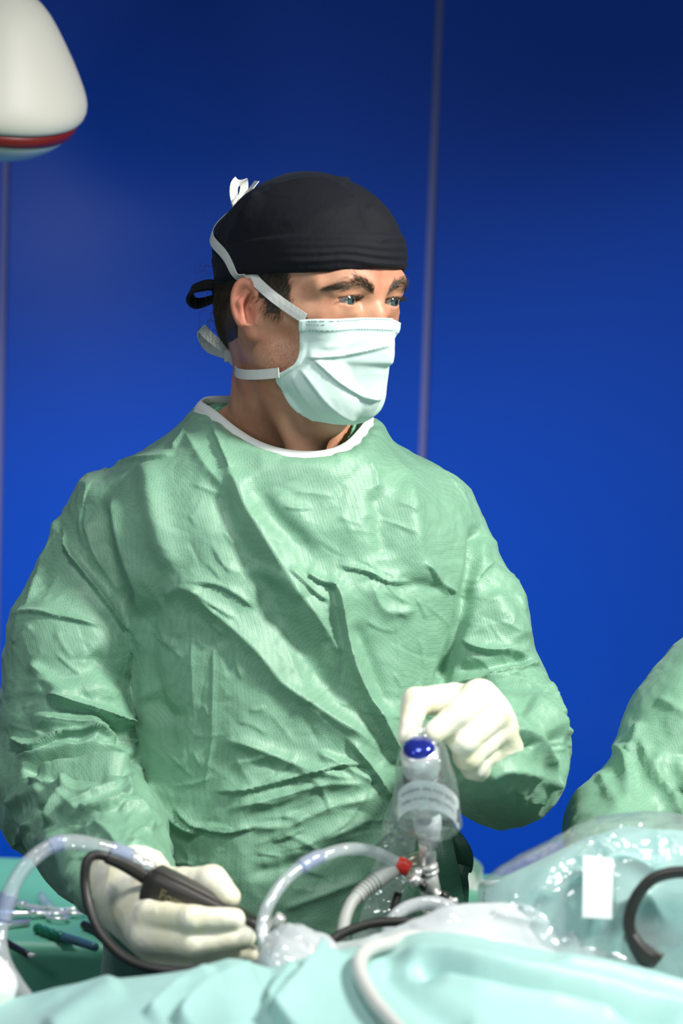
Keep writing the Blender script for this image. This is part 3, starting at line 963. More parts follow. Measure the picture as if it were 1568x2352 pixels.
fold(pm, allm, disp, [(730, 800), (800, 790), (850, 775), (870, 770)], 10, 0.0016, 'ridge')
fold(pm, allm, disp, [(718, 822), (780, 880), (830, 912), (880, 918)], 12, 0.0034, 'step', 0.1)
fold(pm, allm, disp, [(690, 845), (740, 912), (785, 955), (820, 965)], 11, 0.0034, 'step', 0.1)
fold(pm, allm, disp, [(668, 855), (700, 920), (750, 965)], 10, 0.0022, 'step', 0.15)
vw = vw + n * disp[:, None]
vw2 = vw
nb = len(vw2)
inner = vw2 - n * 0.0012
V = np.concatenate([vw2, inner])
F = [tuple(q) for q in f] + [tuple(q[::-1] + nb) for q in f]
loop = [j for j in range(ncol)] + [i * ncol + ncol - 1 for i in range(1, nr)] + [(nr - 1) * ncol + j for j in range(ncol - 2, -1, -1)] + [i * ncol for i in range(nr - 2, 0, -1)]
for a, b_ in zip(loop, loop[1:] + loop[:1]):
    F.append((a, b_, b_ + nb, a + nb))
bmx = mesh_from('face_mask', V, F, M['mask'], surgeon, label='white pleated surgical face mask')
mask = bmx
# embossed dashes along the hem and the side binding
M['dash'] = mat('mask_weld', srgb(120, 145, 158), 0.6)
def dashes(rows_t, u0, u1, count, parent):
    V, F = [], []
    for tr in rows_t:
        for k in range(count):
            ua = u0 + (u1 - u0) * k / count; ub = ua + (u1 - u0) / count * 0.55
            i = int(tr * (nr - 1)); pts = []
            for uu in (ua, ub):
                j = (uu + 1) / 2 * (ncol - 1); j0 = min(int(j), ncol - 2); w = j - j0
                P0 = vw2[i * ncol + j0] * (1 - w) + vw2[i * ncol + j0 + 1] * w
                P1 = vw2[(i + 1) * ncol + j0] * (1 - w) + vw2[(i + 1) * ncol + j0 + 1] * w
                nn = n[i * ncol + j0]
                dd = (P1 - P0) / (np.linalg.norm(P1 - P0) + 1e-9) * 0.00042
                pts += [P0 - dd + nn * 0.0003, P0 + dd + nn * 0.0003]
            o = len(V); V += pts; F.append((o, o + 1, o + 3, o + 2))
    return mesh_from('weld_dashes', V, F, M['dash'], parent, smooth=False)
dashes((0.026, 0.092), -0.90, 0.35, 42, mask)
dashes((0.055,), -0.92, -0.78, 6, mask)
# straps
def pix_path(pts, n=70): return spline(AT(pts), n)
def on_head(p, off=0.0):
    """push head-space points out of cap / skin surface"""
    p = np.array(p, np.float32)
    for _ in range(8):
        d = np.minimum(np.minimum(cap_sdf(p), face_sdf(p)), ear_sdf(p, -1)) - off
        e = 0.0015; g = np.zeros_like(p)
        for k in range(3):
            q = p.copy(); q[:, k] += e
            g[:, k] = (np.minimum(np.minimum(cap_sdf(q), face_sdf(q)), ear_sdf(q, -1)) - off - d) / e
        g /= np.linalg.norm(g, axis=1)[:, None] + 1e-9
        p = p - d[:, None] * g
    return p, g
def pix2head(px, py, x0):
    """head-space point on the near side of the head seen at a pixel (depth guess refined on the surface)"""
    d = _R @ np.array([(px - 784.0) / FPX, -(py - 1176.0) / FPX, -1.0]); d /= np.linalg.norm(d)
    t = np.linspace(2.1, 2.6, 600)
    P = (_C + t[:, None] * d).astype(np.float32)
    hpts = w2h(P)
    s = np.minimum(np.minimum(cap_sdf(hpts), face_sdf(hpts)), ear_sdf(hpts, -1))
    k = np.nonzero(s < 0)[0]
    return hpts[k[0]] if len(k) else hpts[np.argmin(s)]
def lift(px_, py_, mm):
    p = np.array([pix2head(px_, py_, 0)]); _, g = on_head(p, 0.0); return p[0] + g[0] * mm * 0.001
hp = [lift(703, 731, 1.5), lift(664, 706, 2), lift(625, 680, 2.5), lift(585, 655, 4), lift(556, 632, 4), lift(536, 608, 3), lift(524, 586, 2.5)]
hp += [np.array([-0.100, -0.045, 0.058]), np.array([-0.110, -0.020, 0.082]), np.array([-0.100, 0.0, 0.103])]
C = spline(hp, 100)
for _ in range(4):
    for _k in range(10): C[1:-1] = 0.25 * C[:-2] + 0.5 * C[1:-1] + 0.25 * C[2:]
    S_, g = on_head(C, 0.0028)
    inside = np.minimum(np.minimum(cap_sdf(C.astype(np.float32)), face_sdf(C.astype(np.float32))), ear_sdf(C.astype(np.float32), -1)) < 0.0028
    C[inside] = S_[inside]
_, g = on_head(C, 0.002)
for _ in range(12): g[1:-1] = 0.25 * g[:-2] + 0.5 * g[1:-1] + 0.25 * g[2:]
ribbon('strap', h2w(C), np.cross(g, np.gradient(C, axis=0)) @ HR.T, 0.0100, M['strap'], mask, thick=0.0004)
lowp = AT([(640, 856, -0.108), (600, 860, -0.094), (560, 860, -0.068), (541, 853, -0.032), (545, 838, 0.0), (558, 822, 0.02)])
ribbon('strap', spline(lowp, 60), np.array([0.0, 0.0, 1.0]), 0.0095, M['strap'], mask, thick=0.0004)
# bows
def bow(pts, side, w, n=70):
    ribbon('strap_bow', pix_path(pts, n), np.array(side, float), w, M['strap'], mask, thick=0.0004)
bow([(545, 480, 0.03), (537, 450, 0.03), (538, 425, 0.03), (550, 414, 0.035), (560, 420, 0.045), (558, 445, 0.045), (548, 475, 0.04)], (0.75, 0.6, 0.1), 0.010)
bow([(526, 496, 0.025), (545, 475, 0.02), (565, 448, 0.015), (590, 416, 0.02)], (0.7, -0.2, 0.6), 0.009)
bow([(543, 818, 0.020), (515, 800, 0.02), (480, 772, 0.018), (462, 754, 0.02), (463, 772, 0.03), (480, 798, 0.035), (512, 812, 0.03), (540, 820, 0.02)], (0.55, 0.45, 0.7), 0.0105)
bow([(543, 832, 0.01), (530, 818, 0.01), (515, 818, 0.01)], (0.2, 0.3, 0.9), 0.012, 20)

# ------------------------------------------------------------------ gown
# trunk: picture row, left and right edge, depth of centre, half depth
TR = np.array([
    [930, 545, 765, 0.045, 0.070],
    [960, 480, 830, 0.040, 0.092],
    [1000, 398, 884, 0.036, 0.108],
    [1060, 312, 985, 0.028, 0.122],
    [1120, 245, 1040, 0.024, 0.132],
    [1200, 215, 1068, 0.020, 0.139],
    [1300, 235, 1068, 0.018, 0.144],
    [1400, 270, 1055, 0.020, 0.145],
    [1550, 295, 1035, 0.018, 0.150],
    [1700, 300, 1030, 0.016, 0.155],
    [1850, 300, 1040, 0.012, 0.160],
    [2000, 295, 1050, 0.010, 0.165],
    [2150, 285, 1055, 0.010, 0.170],
    [2400, 262, 1070, 0.010, 0.175],
    [3400, 230, 1090, 0.010, 0.185]])
_rows = []
for py, xl, xr, yc, b_ in TR:
    l = at(xl, py, yc); r = at(xr, py, yc)
    _rows.append(((l[2] + r[2]) / 2, (l[0] + r[0]) / 2, (r[0] - l[0]) / 2, yc, b_))
_rows = np.array(_rows)[::-1]
_zs = _rows[:, 0]
def trunk(P):
    z = P[:, 2]
    cx, a, cy, b_ = [np.interp(z, _zs, _rows[:, k]) for k in (1, 2, 3, 4)]
    e = 2.3
    q = (np.abs((P[:, 0] - cx) / a) ** e + np.abs((P[:, 1] - cy) / b_) ** e) ** (1 / e)
    return (q - 1) * np.minimum(a, b_) * 0.95
RA = AT([(262, 1225, 0.03), (176, 1480, -0.015), (150, 1815, -0.060), (235, 1935, -0.17), (300, 2030, -0.275)])
RAr = [0.055, 0.064, 0.068, 0.058, 0.040]
LA = AT([(985, 1190, 0.035), (1082, 1430, 0.005), (1170, 1700, -0.045), (1150, 1752, -0.15), (1112, 1735, -0.245)])
LAr = [0.045, 0.053, 0.055, 0.054, 0.040]
HOLE_C = at(651, 985, 0.0)
def collar_curve(n=120):
    pts = [(452, 950, 0.035), (485, 972, -0.005), (525, 1006, -0.040), (570, 1036, -0.064), (625, 1058, -0.080), (690, 1068, -0.086), (750, 1066, -0.084), (798, 1049, -0.070), (830, 1018, -0.040), (851, 985, 0.005), (838, 965, 0.050), (770, 952, 0.085), (650, 942, 0.098), (540, 938, 0.085), (470, 940, 0.065), (452, 950, 0.035)]
    C = spline(AT(pts), n + 1)[:-1]
    for _ in range(3): C = 0.25 * np.roll(C, 1, 0) + 0.5 * C + 0.25 * np.roll(C, -1, 0)
    return C
COLLAR = collar_curve()
_cc = COLLAR.mean(0)
_ca = np.arctan2(COLLAR[:, 1] - _cc[1], COLLAR[:, 0] - _cc[0]); _o = np.argsort(_ca)
_ca = _ca[_o]; _cr = np.hypot(COLLAR[:, 0] - _cc[0], COLLAR[:, 1] - _cc[1])[_o]; _cz = COLLAR[_o, 2]
_ca = np.concatenate([_ca - 2 * np.pi, _ca, _ca + 2 * np.pi]); _cr = np.tile(_cr, 3); _cz = np.tile(_cz, 3)
def hole(P):
    a = np.arctan2(P[:, 1] - _cc[1], P[:, 0] - _cc[0]); r = np.hypot(P[:, 0] - _cc[0], P[:, 1] - _cc[1])
    return np.interp(a, _ca, _cr) - 0.003, r, np.interp(a, _ca, _cz)
_zr0, _zr1 = at(300, 1470, 0)[2], at(300, 1230, 0)[2]
def gown_sdf(P):
    d = trunk(P)
    kz = np.interp(P[:, 2], [_zr0, _zr1], [0.004, 0.036]).astype(np.float32)    # sleeves run free below the armpit
    d = smin(d, chain(P, RA, RAr, 0.02), kz)
    d = smin(d, chain(P, LA, LAr, 0.02), kz)
    # the collar sits on the cloth: pull the cloth to the collar curve
    d = smin(d, cring(P), 0.035)
    R, r, z = hole(P)
    d = smax(d, -np.maximum(r - R + 0.45 * np.maximum(0, z - P[:, 2]), (z - 0.065) - P[:, 2]), 0.006)     # neck opening
    d = np.maximum(d, P[:, 2] - z - 0.004 - 0.25 * np.maximum(0, r - R))
    d = np.maximum(d, 0.62 - P[:, 2])
    return d
_cl = COLLAR[::6].astype(np.float32)
def cring(P):
    d = None
    out = np.full(len(P), 1e3, np.float32)
    for i in range(len(_cl)):
        out = np.minimum(out, cone(P, _cl[i], _cl[(i + 1) % len(_cl)], 0.008, 0.008))
    return out
lo = np.minimum(RA.min(0), LA.min(0)) - 0.09; hi = np.array([LA[:, 0].max() + 0.09, 0.25, _cz.max() + 0.03]); lo[2] = 0.60
gv, gq = nets(gown_sdf, lo, hi, 0.0072, 2.2)
gv = smooth_mesh(gv, gq, 3, 0.5)
# finer where the photograph looks, coarse below the table
keep = gv[gq].mean(1)[:, 2] > 0.80
gv, gq = subdivide(gv, gq)
gv = smooth_mesh(gv, gq, 2, 0.5)
gv, gq = subdivide(gv, gq)
gv = smooth_mesh(gv, gq, 1, 0.5)
P32 = gv.astype(np.float32)
dT, dR, dL = trunk(P32), chain(P32, RA, RAr, 0.02), chain(P32, LA, LAr, 0.02)
isR = (dR < dT) & (dR < dL); isL = (dL < dT) & (dL < dR); isT = ~(isR | isL)
gn = vnormals(gv, gq)
view = gv - _C; view /= np.linalg.norm(view, axis=1)[:, None]
facing = np.einsum('ij,ij->i', gn, view)
front = facing < 0.30
px = proj(gv)
D = np.zeros(len(gv))
Tm, Rm, Lm = front & (dT < dR + 0.02) & (dT < dL + 0.02) & ~isR & ~isL, front & isR, front & isL
TRm = front & ~isL; TLm = front & ~isR
U_ = 1.0
def F_(mask, pts, w, h, kind='ridge', ends=0.18):
    if h > 3.5 or h < -3.5: h *= 1.45 if mask is Rm else (1.35 if mask is Lm else 1.1)
    fold(px, mask, D, pts, w, h * (0.0005 if kind == 'crease' else 0.001), kind, ends)
# -- chest: long diagonals from the neck to the lower right
F_(Tm, [(500, 1010), (560, 1160), (640, 1290), (720, 1400), (790, 1520)], 34, 13, 'ridge', 0.25)
F_(Tm, [(470, 1050), (545, 1230), (630, 1400), (740, 1560), (830, 1690)], 36, -10, 'soft', 0.2)
F_(Tm, [(395, 1290), (440, 1345), (520, 1420), (590, 1490), (650, 1570), (740, 1630), (830, 1690), (880, 1740)], 26, 12, 'ridge', 0.2)
F_(Tm, [(560, 1110), (640, 1200), (720, 1260), (770, 1290)], 30, -7, 'soft')
F_(Tm, [(610, 1130), (700, 1220), (760, 1290)], 26, 5, 'soft')
F_(Tm, [(423, 1330), (500, 1337), (550, 1365), (590, 1402)], 9, 4, 'step')
F_(Tm, [(440, 1340), (500, 1385), (545, 1420)], 9, 3.5, 'step')
F_(Tm, [(660, 1300), (700, 1335), (735, 1370), (760, 1380)], 10, 5, 'step')
F_(Tm, [(700, 1312), (740, 1338), (778, 1338)], 10, 6, 'step')
F_(Tm, [(769, 1297), (851, 1313), (884, 1338), (953, 1336)], 8, 5, 'step')
F_(Tm, [(884, 1338), (900, 1360), (930, 1385)], 7, 3, 'crease')
F_(Tm, [(1020, 1350), (953, 1338), (900, 1345)], 16, -4, 'soft')
F_(Tm, [(745, 1325), (776, 1345), (782, 1391), (790, 1440), (806, 1521), (835, 1595), (870, 1665), (915, 1760)], 26, 14, 'step', 0.12)
F_(Tm, [(800, 1420), (830, 1480), (860, 1560), (880, 1640)], 20, -6, 'soft')
F_(Tm, [(830, 1600), (870, 1640), (900, 1700), (925, 1760)], 14, 5, 'ridge')
F_(Tm, [(850, 1330), (870, 1400), (900, 1410), (960, 1395)], 16, 5, 'ridge')
F_(Tm, [(905, 1420), (915, 1500), (910, 1600)], 7, 2.5, 'crease')
F_(Tm, [(975, 1400), (975, 1500), (965, 1580)], 6, 2, 'crease')
F_(Tm, [(860, 1120), (875, 1200), (885, 1290)], 26, -5, 'soft')
F_(Tm, [(930, 1090), (945, 1180), (960, 1290), (1000, 1350)], 22, 6, 'soft')
F_(Tm, [(960, 1290), (1010, 1345), (1050, 1365)], 10, 4, 'step')
F_(Tm, [(1040, 1350), (1042, 1420), (1045, 1455)], 7, 4, 'crease')
F_(Tm, [(840, 1060), (860, 1090), (865, 1130)], 10, 3, 'ridge')
F_(Tm, [(480, 970), (520, 1050), (535, 1090)], 12, 5, 'step')
F_(Tm, [(420, 980), (470, 1070), (520, 1130)], 18, 5, 'ridge')
F_(TRm, [(345, 1055), (350, 1140), (380, 1250), (420, 1320)], 26, 8, 'soft')
F_(TRm, [(250, 1075), (310, 1060), (360, 1062), (410, 1048)], 9, 5, 'step')
F_(TRm, [(395, 1040), (430, 1010), (440, 975)], 12, 4, 'step')
# -- belly: pulled folds
F_(Tm, [(444, 1380), (446, 1500), (449, 1663)], 8, 3, 'crease')
F_(Tm, [(495, 1459), (492, 1600), (490, 1700), (470, 1830)], 8, 3.5, 'crease')
F_(Tm, [(640, 1450), (690, 1560), (712, 1650)], 7, 2.5, 'crease')
F_(Tm, [(500, 1690), (580, 1712), (650, 1742), (720, 1770), (820, 1790)], 16, 8, 'ridge')
F_(Tm, [(480, 1818), (560, 1815), (638, 1796), (714, 1772), (790, 1750), (860, 1760)], 11, 6, 'step')
F_(Tm, [(520, 1860), (640, 1830), (740, 1800), (850, 1800)], 14, 6, 'ridge')
F_(Tm, [(560, 1900), (660, 1900), (760, 1850), (870, 1830)], 14, 5, 'ridge')
F_(Tm, [(790, 1690), (850, 1770), (900, 1850)], 18, 9, 'step')
F_(Tm, [(720, 1720), (790, 1760), (860, 1800)], 10, 5, 'ridge')
F_(Tm, [(640, 1960), (740, 1930), (850, 1880)], 16, 5, 'ridge')
F_(Tm, [(560, 2010), (680, 1985), (830, 1930)], 14, -4, 'soft')
F_(Tm, [(350, 1780), (370, 1850), (420, 1900), (470, 1920)], 16, 8, 'ridge')
F_(Tm, [(400, 1850), (450, 1900), (520, 1915), (600, 1895)], 12, 5, 'step')
F_(Tm, [(330, 1600), (380, 1640), (440, 1650)], 20, -5, 'soft')
F_(Tm, [(360, 1350), (345, 1430), (350, 1520), (380, 1640), (400, 1760)], 24, -6, 'soft')
F_(Tm, [(380, 1370), (420, 1340), (470, 1360)], 10, 4, 'ridge')
F_(Tm, [(640, 2090), (720, 2060), (850, 2010)], 14, 5, 'ridge')
F_(Tm, [(560, 1300), (650, 1330), (700, 1380)], 16, 4, 'soft')
# -- right sleeve (left of the picture)
F_(Rm, [(152, 1170), (128, 1240), (100, 1320), (62, 1412)], 9, 4, 'ridge')
F_(TRm, [(148, 1205), (168, 1276), (219, 1352), (270, 1434), (318, 1446)], 14, 9, 'step')
F_(TRm, [(230, 1140), (246, 1210), (262, 1290), (312, 1400)], 22, -9, 'soft')
F_(TRm, [(262, 1130), (285, 1230), (322, 1340), (322, 1420)], 18, 8, 'ridge')
F_(TRm, [(200, 1180), (225, 1270), (290, 1380)], 14, 6, 'ridge')
F_(Rm, [(36, 1416), (80, 1408), (153, 1424), (230, 1440)], 8, 4, 'step')
F_(Rm, [(40, 1480), (70, 1450), (85, 1440)], 8, 3, 'ridge')
F_(Rm, [(70, 1520), (110, 1560), (150, 1590), (165, 1610)], 14, 4, 'soft')
F_(Rm, [(200, 1500), (270, 1560), (320, 1580)], 22, -5, 'soft')
F_(Rm, [(110, 1600), (150, 1612), (193, 1627), (249, 1651), (300, 1668)], 14, 11, 'step', 0.12)
F_(Rm, [(60, 1560), (140, 1600), (200, 1580), (280, 1600)], 26, 4, 'soft')
F_(Rm, [(70, 1640), (120, 1660), (190, 1670), (270, 1720)], 20, 7, 'soft')
F_(Rm, [(28, 1690), (60, 1720), (86, 1732), (120, 1708), (140, 1694), (193, 1700), (240, 1710)], 11, 9, 'step', 0.1)
F_(Rm, [(200, 1640), (205, 1690), (215, 1735)], 14, 7, 'ridge')
F_(Rm, [(250, 1660), (275, 1700), (270, 1740)], 14, -7, 'soft')
F_(Rm, [(64, 1787), (95, 1765), (124, 1750), (193, 1744), (250, 1750), (310, 1756)], 12, -16, 'soft', 0.1)
F_(Rm, [(40, 1740), (90, 1745), (150, 1728), (220, 1732), (300, 1742)], 10, 8, 'ridge', 0.15)
F_(Rm, [(70, 1786), (120, 1768), (170, 1757), (205, 1756), (249, 1772), (300, 1778)], 8, 10, 'ridge', 0.12)
F_(Rm, [(110, 1806), (160, 1795), (193, 1786), (255, 1790), (300, 1800)], 11, -11, 'soft', 0.12)
F_(Rm, [(75, 1790), (95, 1810), (120, 1815), (150, 1805), (172, 1795)], 7, 7, 'ridge')
F_(Rm, [(172, 1795), (150, 1830), (135, 1865), (115, 1900)], 12, 9, 'ridge')
F_(Rm, [(230, 1795), (280, 1800), (295, 1830), (290, 1860)], 14, 8, 'ridge')
F_(Rm, [(140, 1875), (180, 1860), (230, 1830), (280, 1815)], 10, 6, 'ridge')
F_(Rm, [(85, 1868), (119, 1864), (138, 1832), (160, 1815)], 9, -8, 'soft')
F_(Rm, [(185, 1876), (240, 1876), (271, 1869), (296, 1846)], 8, 8, 'step')
F_(Rm, [(30, 1948), (60, 1915), (82, 1885)], 8, 5, 'step')
F_(Rm, [(20, 1850), (70, 1830), (120, 1825)], 14, 6, 'soft')
F_(Rm, [(100, 1900), (150, 1960), (200, 2040), (240, 2100)], 26, 7, 'soft')
F_(Rm, [(270, 1880), (300, 1860), (335, 1880), (345, 1920)], 9, 6, 'ridge')
F_(Rm, [(300, 1930), (330, 1905), (350, 1930)], 7, 5, 'crease')
F_(Rm, [(220, 1900), (260, 1930), (280, 1970)], 10, 5, 'ridge')
# -- left sleeve (right of the picture)
F_(TLm, [(1098, 1195), (1085, 1300), (1062, 1410), (1035, 1500), (1000, 1580)], 16, -12, 'soft', 0.1)
F_(TLm, [(1110, 1230), (1096, 1310), (1080, 1370)], 11, 6, 'ridge')
F_(Lm, [(1085, 1345), (1105, 1310), (1130, 1290)], 8, 4, 'crease')
F_(TLm, [(1051, 1460), (1090, 1490), (1129, 1501), (1175, 1495), (1222, 1515)], 14, 8, 'step')
F_(Lm, [(1040, 1530), (1090, 1545), (1150, 1525), (1226, 1512)], 16, -7, 'soft')
F_(Lm, [(1010, 1600), (1080, 1570), (1150, 1575), (1200, 1540)], 14, 7, 'ridge')
F_(Lm, [(1110, 1560), (1180, 1545), (1228, 1520), (1240, 1530)], 10, 6, 'step')
F_(Lm, [(1108, 1588), (1150, 1590), (1190, 1595), (1225, 1630), (1262, 1670), (1298, 1702)], 12, 10, 'ridge', 0.1)
F_(Lm, [(1130, 1640), (1180, 1625), (1215, 1640)], 12, -7, 'soft')
F_(Lm, [(1155, 1690), (1190, 1690), (1220, 1712), (1255, 1757), (1246, 1810)], 10, 10, 'ridge', 0.12)
F_(Lm, [(1260, 1680), (1275, 1740), (1262, 1800)], 14, -7, 'soft')
F_(Lm, [(1150, 1700), (1175, 1712), (1215, 1716)], 8, -7, 'soft')
F_(Lm, [(1110, 1790), (1150, 1760), (1200, 1770), (1240, 1780)], 14, 6, 'ridge')
F_(Lm, [(1215, 1870), (1240, 1820), (1256, 1770)], 10, 5, 'crease')
F_(Lm, [(1120, 1360), (1160, 1420), (1200, 1480)], 22, 5, 'soft')
F_(Lm, [(1250, 1560), (1270, 1620), (1285, 1660)], 12, 5, 'ridge')
# many small sharp creases
def scatter(mask, n, box_, ang, spread, Lr, wr, hr, seed):
    g = np.random.default_rng(seed)
    for _ in range(n):
        x, y = g.uniform(box_[0], box_[2]), g.uniform(box_[1], box_[3])
        a = math.radians(ang(x, y) + g.normal(0, spread)); Ln = g.uniform(*Lr); bend = g.normal(0, 0.35)
        p = [(x, y)]
        for s in range(4):
            x += math.cos(a) * Ln / 4; y += math.sin(a) * Ln / 4; a += bend / 3 + g.normal(0, 0.12); p.append((x, y))
        F_(mask, p, g.uniform(*wr), g.uniform(*hr) * g.choice([-0.6, 1, 1]), g.choice(['step', 'ridge', 'step', 'crease']), 0.25)
scatter(Tm, 46, (420, 1090, 1000, 1420), lambda x, y: 50 - (x - 420) * 0.03, 22, (40, 130), (6, 12), (0.8, 2.2), 1)
scatter(Tm, 60, (340, 1400, 980, 1750), lambda x, y: 62 - (y - 1400) * 0.10, 25, (40, 140), (6, 12), (0.8, 2.4), 2)
scatter(Tm, 60, (340, 1730, 960, 2050), lambda x, y: -8, 14, (50, 170), (6, 12), (1.0, 2.8), 3)
scatter(Rm, 26, (30, 1180, 330, 1600), lambda x, y: 48, 24, (40, 110), (6, 11), (0.8, 2.2), 4)
scatter(Rm, 34, (10, 1600, 330, 1900), lambda x, y: 8, 22, (40, 120), (6, 11), (1.2, 3.2), 5)
scatter(Rm, 22, (60, 1860, 340, 2080), lambda x, y: -35, 24, (30, 90), (6, 10), (1.0, 2.6), 6)
scatter(Lm, 40, (1040, 1230, 1270, 1640), lambda x, y: 65 - (y - 1230) * 0.16, 26, (40, 110), (6, 11), (0.8, 2.2), 7)
scatter(Lm, 34, (1080, 1580, 1300, 1870), lambda x, y: 30, 34, (30, 90), (6, 10), (1.0, 2.8), 8)
D *= np.clip((0.25 - facing) / 0.45, 0, 1)
# tension and crinkles all over
damp = np.clip((gv[:, 2] - 0.5) / 0.3, 0.2, 1)
D += damp * 0.0030 * crumple(gv, 6.5, 5, 31)
sl = isR | isL
D += np.where(sl, 0.0022, 0.0009) * crumple(gv, 20, 3, 57)
gv = gv + gn * D[:, None]
low = gv[gq].mean(1)[:, 2]
gown = mesh_from('gown', gv, gq, M['gown'], surgeon, label='green disposable surgical gown')

# white collar binding
def band_ring(name, C, w, n_off, mt, parent):
    n = len(C); T = np.roll(C, -1, 0) - np.roll(C, 1, 0); T /= np.linalg.norm(T, axis=1)[:, None]
    outw = C - _cc; outw[:, 2] = 0; outw /= np.linalg.norm(outw, axis=1)[:, None]
    slope = outw * 0.62 + np.array([0, 0, -0.78]); slope -= T * np.einsum('ij,ij->i', slope, T)[:, None]; slope /= np.linalg.norm(slope, axis=1)[:, None]
    N_ = np.cross(T, slope); N_ *= np.sign(N_[:, 2])[:, None]
    sec = [(-0.5, -0.0010), (-0.5, 0.0016), (-0.2, 0.0026), (0.0, 0.0024), (0.06, 0.0019), (0.12, 0.0024), (0.3, 0.0022), (0.5, 0.0012), (0.5, -0.0012)]
    V, F = [], []
    for i in range(n):
        for a, b_ in sec: V.append(C[i] + slope[i] * a * w + N_[i] * (b_ + n_off))
    k = len(sec)
    for i in range(n):
        j = (i + 1) % n
        for s in range(k):
            t = (s + 1) % k
            F.append((i * k + s, i * k + t, j * k + t, j * k + s))
    return mesh_from(name, V, F, mt, parent)
_z = 0.0055 * np.ones(len(COLLAR))
band_ring('collar_binding', COLLAR + np.array([0, 0, 0.004]), 0.0185, 0.0018, M['trim'], gown).__setitem__('label', 'white collar binding')

# scrub shirt showing inside the collar
def shirt_sdf(P):
    R, r, z = hole(P)
    shell = np.abs(r - (R - 0.010 - 0.10 * np.maximum(0, P[:, 2] - (z - 0.03)))) - 0.0028
    d = np.maximum(shell, np.maximum(P[:, 2] - (z + 0.004), (z - 0.085) - P[:, 2]))
    # open V at the front, its edge running down to the breastbone
    a_ = at(768, 975, -0.045); b_ = at(745, 1062, -0.075)
    t = (P[:, 2] - b_[2]) / (a_[2] - b_[2])
    xe = b_[0] + (a_[0] - b_[0]) * t
    v = np.maximum(P[:, 1] - 0.015, -(P[:, 0] - xe))
    cutv = np.maximum(-(P[:, 0] - (at(520, 1000, 0)[0])), P[:, 0] - xe)
    cutv = np.maximum(cutv, P[:, 1] - 0.04)
    return np.maximum(d, -cutv)
sv, sq = nets(shirt_sdf, COLLAR.min(0) - 0.09, COLLAR.max(0) + 0.03, 0.0035, 3.0)
sv = smooth_mesh(sv, sq, 2, 0.5)
mesh_from('scrub_shirt', sv, sq, M['scrub'], surgeon, label='pale green scrub shirt inside the collar')

# ties of the gown hanging at his left hip
tie = spline(AT([(1015, 1895, -0.11), (1045, 1925, -0.135), (1068, 1965, -0.14), (1062, 2000, -0.13), (1035, 1965, -0.125), (1015, 1930, -0.12)]), 60)
ribbon('gown_tie', tie, np.array([0.75, -0.25, 0.2]), 0.015, M['tie'], gown, thick=0.0012)
tie = spline(AT([(1068, 1985, -0.135), (1060, 2010, -0.14), (1062, 2040, -0.14), (1060, 2090, -0.14), (1058, 2160, -0.14)]), 40)
ribbon('gown_tie', tie, np.array([1, 0.1, 0]), 0.012, M['tie'], gown, thick=0.0012)
tie = spline(AT([(1008, 1890, -0.13), (1020, 1960, -0.15), (1035, 2030, -0.155), (1045, 2100, -0.155), (1048, 2170, -0.155)]), 40)
ribbon('gown_tie', tie, np.array([1, 0.1, 0]), 0.020, M['tie'], gown, thick=0.0012)
# dark sheet on the gown skirt: forearm shade as colour, plus darker back cloth
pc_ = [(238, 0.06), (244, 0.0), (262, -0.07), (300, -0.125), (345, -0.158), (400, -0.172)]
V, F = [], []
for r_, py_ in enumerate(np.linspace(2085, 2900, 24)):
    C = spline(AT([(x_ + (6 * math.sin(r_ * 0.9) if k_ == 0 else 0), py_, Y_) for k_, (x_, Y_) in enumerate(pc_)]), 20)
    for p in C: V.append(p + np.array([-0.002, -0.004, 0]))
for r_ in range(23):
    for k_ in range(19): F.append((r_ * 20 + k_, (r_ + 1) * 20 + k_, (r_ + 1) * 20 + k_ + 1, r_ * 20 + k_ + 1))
mesh_from('shade_panel', V, F, M['tie'], gown, label='dark green back panel coloured for the forearm shade')
# legs and shoes under the gown
M['trousers'] = mat('scrub_trousers', srgb(60, 120, 95), 0.8)
cx = NECK0[0]
for s in (-1, 1):
    C = np.array([[cx + s * 0.095, 0.03, 0.80], [cx + s * 0.10, 0.03, 0.40], [cx + s * 0.105, 0.04, 0.09]])
    tube('trouser_leg', spline(C, 12), np.linspace(0.085, 0.065, 12), M['trousers'], surgeon, 20)
    v, q = nets(lambda P: np.maximum(smin(cone(P, (cx + s * 0.105, 0.06, 0.045), (cx + s * 0.115, -0.12, 0.035), 0.045, 0.042), cone(P, (cx + s * 0.105, 0.04, 0.05), (cx + s * 0.105, 0.04, 0.11), 0.045, 0.048), 0.03), 0.001 - P[:, 2]), (cx + s * 0.11 - 0.07, -0.18, -0.005), (cx + s * 0.11 + 0.07, 0.13, 0.17), 0.008)
    mesh_from('shoe', v, q, M['white'], surgeon)

